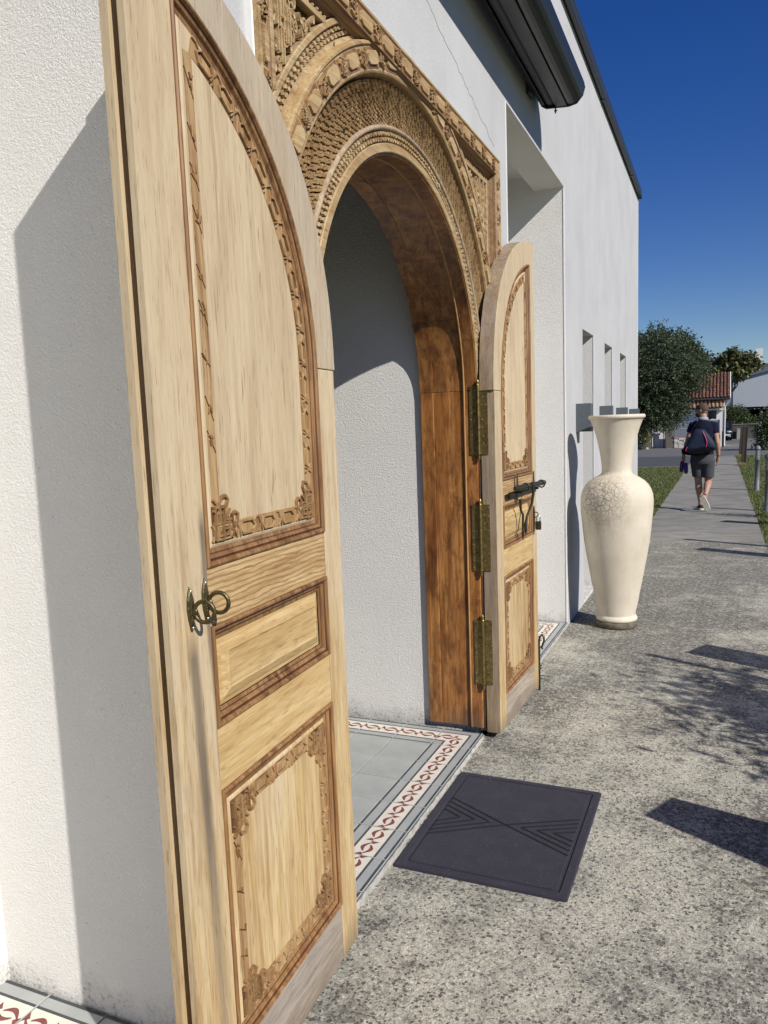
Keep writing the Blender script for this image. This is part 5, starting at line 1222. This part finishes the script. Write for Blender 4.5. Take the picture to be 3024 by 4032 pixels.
def finish(o, vox, smooth=6):
    m = o.modifiers.new('remesh', 'REMESH'); m.mode = 'VOXEL'; m.voxel_size = vox; m.use_smooth_shade = True
    s = o.modifiers.new('smooth', 'SMOOTH'); s.factor = .5; s.iterations = smooth
    return o
Y0 = 13.9
sL, eL, wL, hL = (.605, Y0 + .0, 1.385), (.525, Y0 - .02, 1.115), (.470, Y0 + .06, .905), (.462, Y0 + .085, .83)
sR, eR, wR, hR = (.930, Y0, 1.375), (.985, Y0 - .04, 1.08), (1.003, Y0 + .02, .875), (.992, Y0 + .05, .80)
kL, aL, kR, aR = (.700, Y0 + .09, .445), (.738, Y0 + .12, .055), (.853, Y0 + .06, .445), (.815, Y0 - .19, .235)
pL, pR = (.675, Y0 + .01, .82), (.845, Y0 + .0, .82)
def lerp(a, c, q): return tuple(a[i] + (c[i] - a[i]) * q for i in range(3))
b = MB()
loft(b, [(.758, Y0, .80), (.757, Y0, .88), (.760, Y0, 1.0), (.766, Y0, 1.12), (.768, Y0 + .005, 1.26), (.768, Y0, 1.36), (.768, Y0, 1.42), (.766, Y0, 1.455)], [(.15, .105), (.165, .112), (.145, .095), (.148, .095), (.165, .108), (.17, .10), (.12, .075), (.06, .06)])
b.tube([(.767, Y0, 1.42), (.766, Y0 - .005, 1.48), (.755, Y0 + .0, 1.56)], [.068, .058, .06], 14)
for s, e, w_, h in ((sL, eL, wL, hL), (sR, eR, wR, hR)):
    b.tube([s, lerp(s, e, .3), lerp(s, e, .7), e, lerp(e, w_, .25), lerp(e, w_, .7), w_], [.058, .052, .044, .040, .043, .033, .025], 12)
    b.tube([w_, lerp(w_, h, .5), h, (h[0], h[1] + .005, h[2] - .035)], [.025, .030, .034, .022], 10)
for p, k, a in ((pL, kL, aL), (pR, kR, aR)):
    calf = lerp(k, a, .3); calf = (calf[0], calf[1] - .022, calf[2])
    b.tube([p, lerp(p, k, .4), lerp(p, k, .8), k, calf, lerp(k, a, .65), lerp(k, a, .9), a], [.098, .084, .062, .056, .060, .042, .034, .036], 14)
# feet inside the shoes
b.tube([aL, (.725, Y0 + .17, .02), (.71, Y0 + .25, .0)], [.036, .034, .03], 10); b.tube([aR, (.80, Y0 - .20, .17), (.845, Y0 - .15, .06)], [.036, .034, .03], 10)
# head: skull, jaw, nose, lips, ears; face turned to the left
HC = Vector((.742, Y0 + .0, 1.628)); HM = Matrix.Rotation(math.radians(68), 3, 'Z')
H = lambda x, y, z: HC + HM @ Vector((x, y, z))
b.ell(HC + HM @ Vector((0, -.005, .018)), (.076, .096, .088), 18, 12, 0, HM); b.ell(H(0, .03, -.045), (.058, .066, .062), 16, 10, 0, HM)
b.tube([H(0, .090, .02), H(0, .104, -.012), H(0, .098, -.022)], [.009, .014, .012], 8); b.ell(H(0, .086, -.052), (.024, .012, .006), 10, 6, 0, HM); b.ell(H(0, .082, -.062), (.020, .012, .007), 10, 6, 0, HM); b.ell(H(0, .078, -.088), (.026, .018, .018), 10, 6, 0, HM)
for s in (-1, 1): b.ell(H(s * .076, -.008, -.004), (.012, .020, .032), 10, 8, 0, HM); b.ell(H(s * .034, .082, .018), (.014, .010, .010), 8, 6, 0, HM)
# hands: five fingers each
for h, cx, cy, curl in ((hL, 0, 1, .5), (hR, 0, 1, .35)):
    base = Vector((h[0], h[1], h[2] - .02))
    for k, L in enumerate((.062, .070, .066, .052)):
        o0 = base + Vector((0, .030 - k * .0195, -.012)); p1 = o0 + Vector((.0, .004, -L * .45)); p2 = p1 + Vector(((.012 if h is hL else -.012), .0, -L * .35)); p3 = p2 + Vector(((.018 if h is hL else -.018), 0, -L * .16))
        b.tube([o0, p1, p2, p3], [.0090, .0084, .0076, .0062], 8)
    t0 = base + Vector((.0, .030, .025)); t1 = t0 + Vector((.012 if h is hL else -.012, .022, -.030)); t2 = t1 + Vector((.008 if h is hL else -.008, .004, -.028)); b.tube([t0, t1, t2], [.012, .0098, .0072], 8)
finish(b.build('body', SK, man), .0055, 3)
# clothes
b = MB()
loft(b, [(.758, Y0, .885), (.758, Y0, .93), (.762, Y0, 1.02), (.768, Y0, 1.13), (.770, Y0, 1.26), (.770, Y0 - .002, 1.35), (.769, Y0 - .004, 1.415), (.767, Y0 - .002, 1.462)], [(.172, .125), (.175, .127), (.166, .115), (.168, .113), (.183, .124), (.186, .118), (.138, .090), (.074, .072)], 20)
for s, e in ((sL, eL), (sR, eR)): b.tube([lerp(s, (.768, Y0, 1.40), .35), s, lerp(s, e, .25), lerp(s, e, .44)], [.07, .074, .068, .066], 14)
finish(b.build('polo_shirt', NAVY, man), .009, 5)
b = MB(); n = 18; b.rings([[(.764 + (.066 + d) * math.cos(2 * PI * k / n), Y0 + (.064 + d) * math.sin(2 * PI * k / n), z - .012 * math.sin(2 * PI * k / n)) for k in range(n)] for d, z in ((.0, 1.505), (.006, 1.507), (.020, 1.462), (.012, 1.455))], 0, False, False, True); b.build('collar', COLL, man)
b = MB()
loft(b, [(.757, Y0, .925), (.757, Y0, .87), (.757, Y0, .79), (.757, Y0, .74)], [(.170, .120), (.182, .130), (.190, .135), (.175, .12)], 20)
for p, k, s in ((pL, kL, -1), (pR, kR, 1)):
    q = lerp(p, k, .80); b.tube([p, lerp(p, k, .35), (q[0] - .002 * s, q[1] - .015, q[2] + (.02 if s < 0 else .0))], [.112, .102, .094], 18)
finish(b.build('shorts', SHG, man), .009, 5)
# hair, beard, sunglasses
b = MB(); rr_ = []
for j in range(8):
    th = PI * .58 * j / 7 + .02; ring = []
    for k in range(20):
        ph = 2 * PI * k / 20; front = max(0, math.sin(ph)); t2 = th * (1 - .36 * front)
        ring.append(H(.084 * math.sin(t2) * math.cos(ph), -.008 + .104 * math.sin(t2) * math.sin(ph), .022 + .098 * math.cos(t2)))
    rr_.append(ring)
b.rings(rr_, 0, True, True, True); b.build('hair', HAIR, man)
b = MB(); b.ell(H(0, .045, -.070), (.060, .062, .046), 16, 10, 0, HM); b.build('beard', BEARD, man)
b = MB()
for s in (-1, 1):
    b.prism([(s * .006, .0), (s * .010, .018), (s * .052, .020), (s * .060, .006), (s * .050, -.018), (s * .018, -.020)], lambda a, c, h: tuple(H(a, .100 - abs(a) * .35 + h, .020 + c)), 0, .004); b.tube([H(s * .060, .082, .028), H(s * .080, .03, .026), H(s * .082, -.01, .018)], .004, 6)
b.build('sunglasses', M['black'], man)
b = MB(); b.tube([(wL[0] + .028 * math.cos(a), wL[1] + .028 * math.sin(a), wL[2] + .01) for a in np.linspace(0, 2 * PI, 17)[:-1]], .009, 6, closed=True); b.build('wristband', M['black'], man)
b = MB(); b.tube([(wR[0] + .028 * math.cos(a), wR[1] + .028 * math.sin(a), wR[2]) for a in np.linspace(0, 2 * PI, 17)[:-1]], .006, 6, closed=True); b.build('bracelet', HAIR, man)
# shoes, local: heel at origin, toe along +y, sole under
def shoe(Mx, parent, up, so, name, s=1.0):
    wdt = lambda q: (.030 + .018 * math.sin(PI * min(1, q * .62 + .18)) ** 1.5) * (1 if q < .86 else math.sqrt(max(.02, 1 - ((q - .86) / .16) ** 2)))
    out = [(wdt(q), q) for q in np.linspace(0.0, 1.0, 13)]
    P = lambda x, y, z: tuple(Mx @ Vector((x * s, y * s, z * s)))
    ring = lambda k, z: [P(w_ * k, .275 * q - .01 + .008 * (1 - k), z) for w_, q in out] + [P(-w_ * k, .275 * q - .01 + .008 * (1 - k), z) for w_, q in out[::-1]]
    b = MB(); b.rings([ring(.95, 0), ring(1, .004), ring(1, .024), ring(.97, .026)], 0, True, True, True); so_ = b.build(name + '_sole', so, parent)
    b = MB(); rr = [ring(.96, .0265)]
    for zz, k in ((.05, .92), (.068, .72)): rr.append([P(w_ * k, .275 * q * (.97 if zz < .06 else .86) - .004, .0265 + (zz - .0265) * (1 - .55 * max(0, q - .35) / .65) * (1.15 if q < .3 else 1)) for w_, q in out] + [P(-w_ * k, .275 * q * (.97 if zz < .06 else .86) - .004, .0265 + (zz - .0265) * (1 - .55 * max(0, q - .35) / .65) * (1.15 if q < .3 else 1)) for w_, q in out[::-1]])
    b.rings(rr, 0, False, True, True); return b.build(name, up, parent)
shoe(Matrix.Translation((.752, Y0 + .065, GZ)) @ Matrix.Rotation(math.radians(10), 4, 'Z'), man, SHOE, SOLE, 'shoe')
R1 = Matrix.Translation((.772, Y0 - .225, .205)) @ Matrix.Rotation(math.radians(-8), 4, 'Z') @ Matrix(((.92, .39, 0, 0), (0, .24, .97, 0), (.35, -.89, .22, 0), (0, 0, 0, 1)))
yv = Vector((.090, .055, -.215)).normalized(); nv = Vector((.05, .97, .25)); xv = yv.cross(nv).normalized(); nv = xv.cross(yv)
R1 = Matrix(((xv.x, yv.x, nv.x, .768), (xv.y, yv.y, nv.y, Y0 - .245), (xv.z, yv.z, nv.z, .215), (0, 0, 0, 1)))
shoe(R1, man, SHOE, SOLE, 'shoe')
# duffel bag slung over the left shoulder
bag = thing('duffel_bag', 'navy and black duffel bag with pink zips slung on the walking man\'s back', 'bag', (.7, 13.7, 1.1))
BN = simple('navy_nylon', (.014, .022, .045), .6, 0, .25, 25, .4, 60, .25); BK = simple('black_nylon', (.005, .005, .006), .9, spec=.1); PK = simple('pink_zip', (.55, .035, .17), .5)
up = [(.455, 1.0), (.53, 1.10), (.60, 1.26), (.655, 1.33), (.785, 1.32), (.86, 1.23), (.925, 1.13), (.965, 1.04), (.945, .99), (.86, 1.01), (.7, .985), (.55, .96)]
lo_ = [(.445, 1.0), (.455, .94), (.54, .905), (.70, .895), (.82, .91), (.88, .95), (.955, .985), (.87, 1.05), (.7, 1.022), (.55, 1.0)]
def pad(poly, y0, y1, name, mat):
    b = MB(); cx = sum(p[0] for p in poly) / len(poly); cz = sum(p[1] for p in poly) / len(poly)
    b.rings([[(cx + (x - cx) * k, y, cz + (z - cz) * k) for x, z in poly] for y, k in ((y1, .92), (y1 - .02, 1.0), ((y0 + y1) / 2, 1.02), (y0 + .03, .98), (y0 + .008, .85), (y0, .6))], 0, True, True, True); return b.build(name, mat, bag)
pad(up, Y0 - .32, Y0 - .125, 'bag_body', BN); pad(lo_, Y0 - .315, Y0 - .125, 'bag_base', BK)
b = MB(); b.tube([(.765, Y0 - .315, 1.285), (.80, Y0 - .325, 1.21), (.825, Y0 - .33, 1.14), (.83, Y0 - .325, 1.09), (.815, Y0 - .32, 1.035)], .0075, 6); b.tube([(.535, Y0 - .315, 1.045), (.52, Y0 - .318, 1.01), (.512, Y0 - .31, .975)], .0075, 6); b.build('zip', PK, bag)
b = MB()
for dx in (0, .05): b.tube([(.70 + dx, Y0 - .20, 1.30), (.675 + dx * .6, Y0 - .15, 1.37), (.655 + dx * .3, Y0 - .10, 1.44), (.645 + dx * .3, Y0 - .02, 1.462), (.64 + dx * .2, Y0 + .06, 1.44)], .011, 6)
b.build('bag_strap', BK, bag)
PUR = simple('purple_shoe', (.045, .018, .16), .35, 0, .2)
for k, (x, z, yo, lab) in enumerate(((.455, .79, .03, 'purple shoe dangling from the walking man\'s left hand, outer one of the pair'), (.510, .765, -.01, 'purple shoe dangling from the walking man\'s left hand, inner one with the pale sole showing'))):
    sh = thing('shoe', lab, 'shoe', (x, Y0 + yo, z), 'purple shoes carried by the man')
    yv = Vector((-.10 + k * .14, .12, -1)).normalized(); nv = Vector((-.35 + k * .0, -1.0, 0)); xv = yv.cross(nv).normalized(); nv = xv.cross(yv)
    shoe(Matrix(((xv.x, yv.x, nv.x, x), (xv.y, yv.y, nv.y, Y0 + yo), (xv.z, yv.z, nv.z, z), (0, 0, 0, 1))), sh, PUR, SOLE if k else PUR, 'shoe_upper', .68)
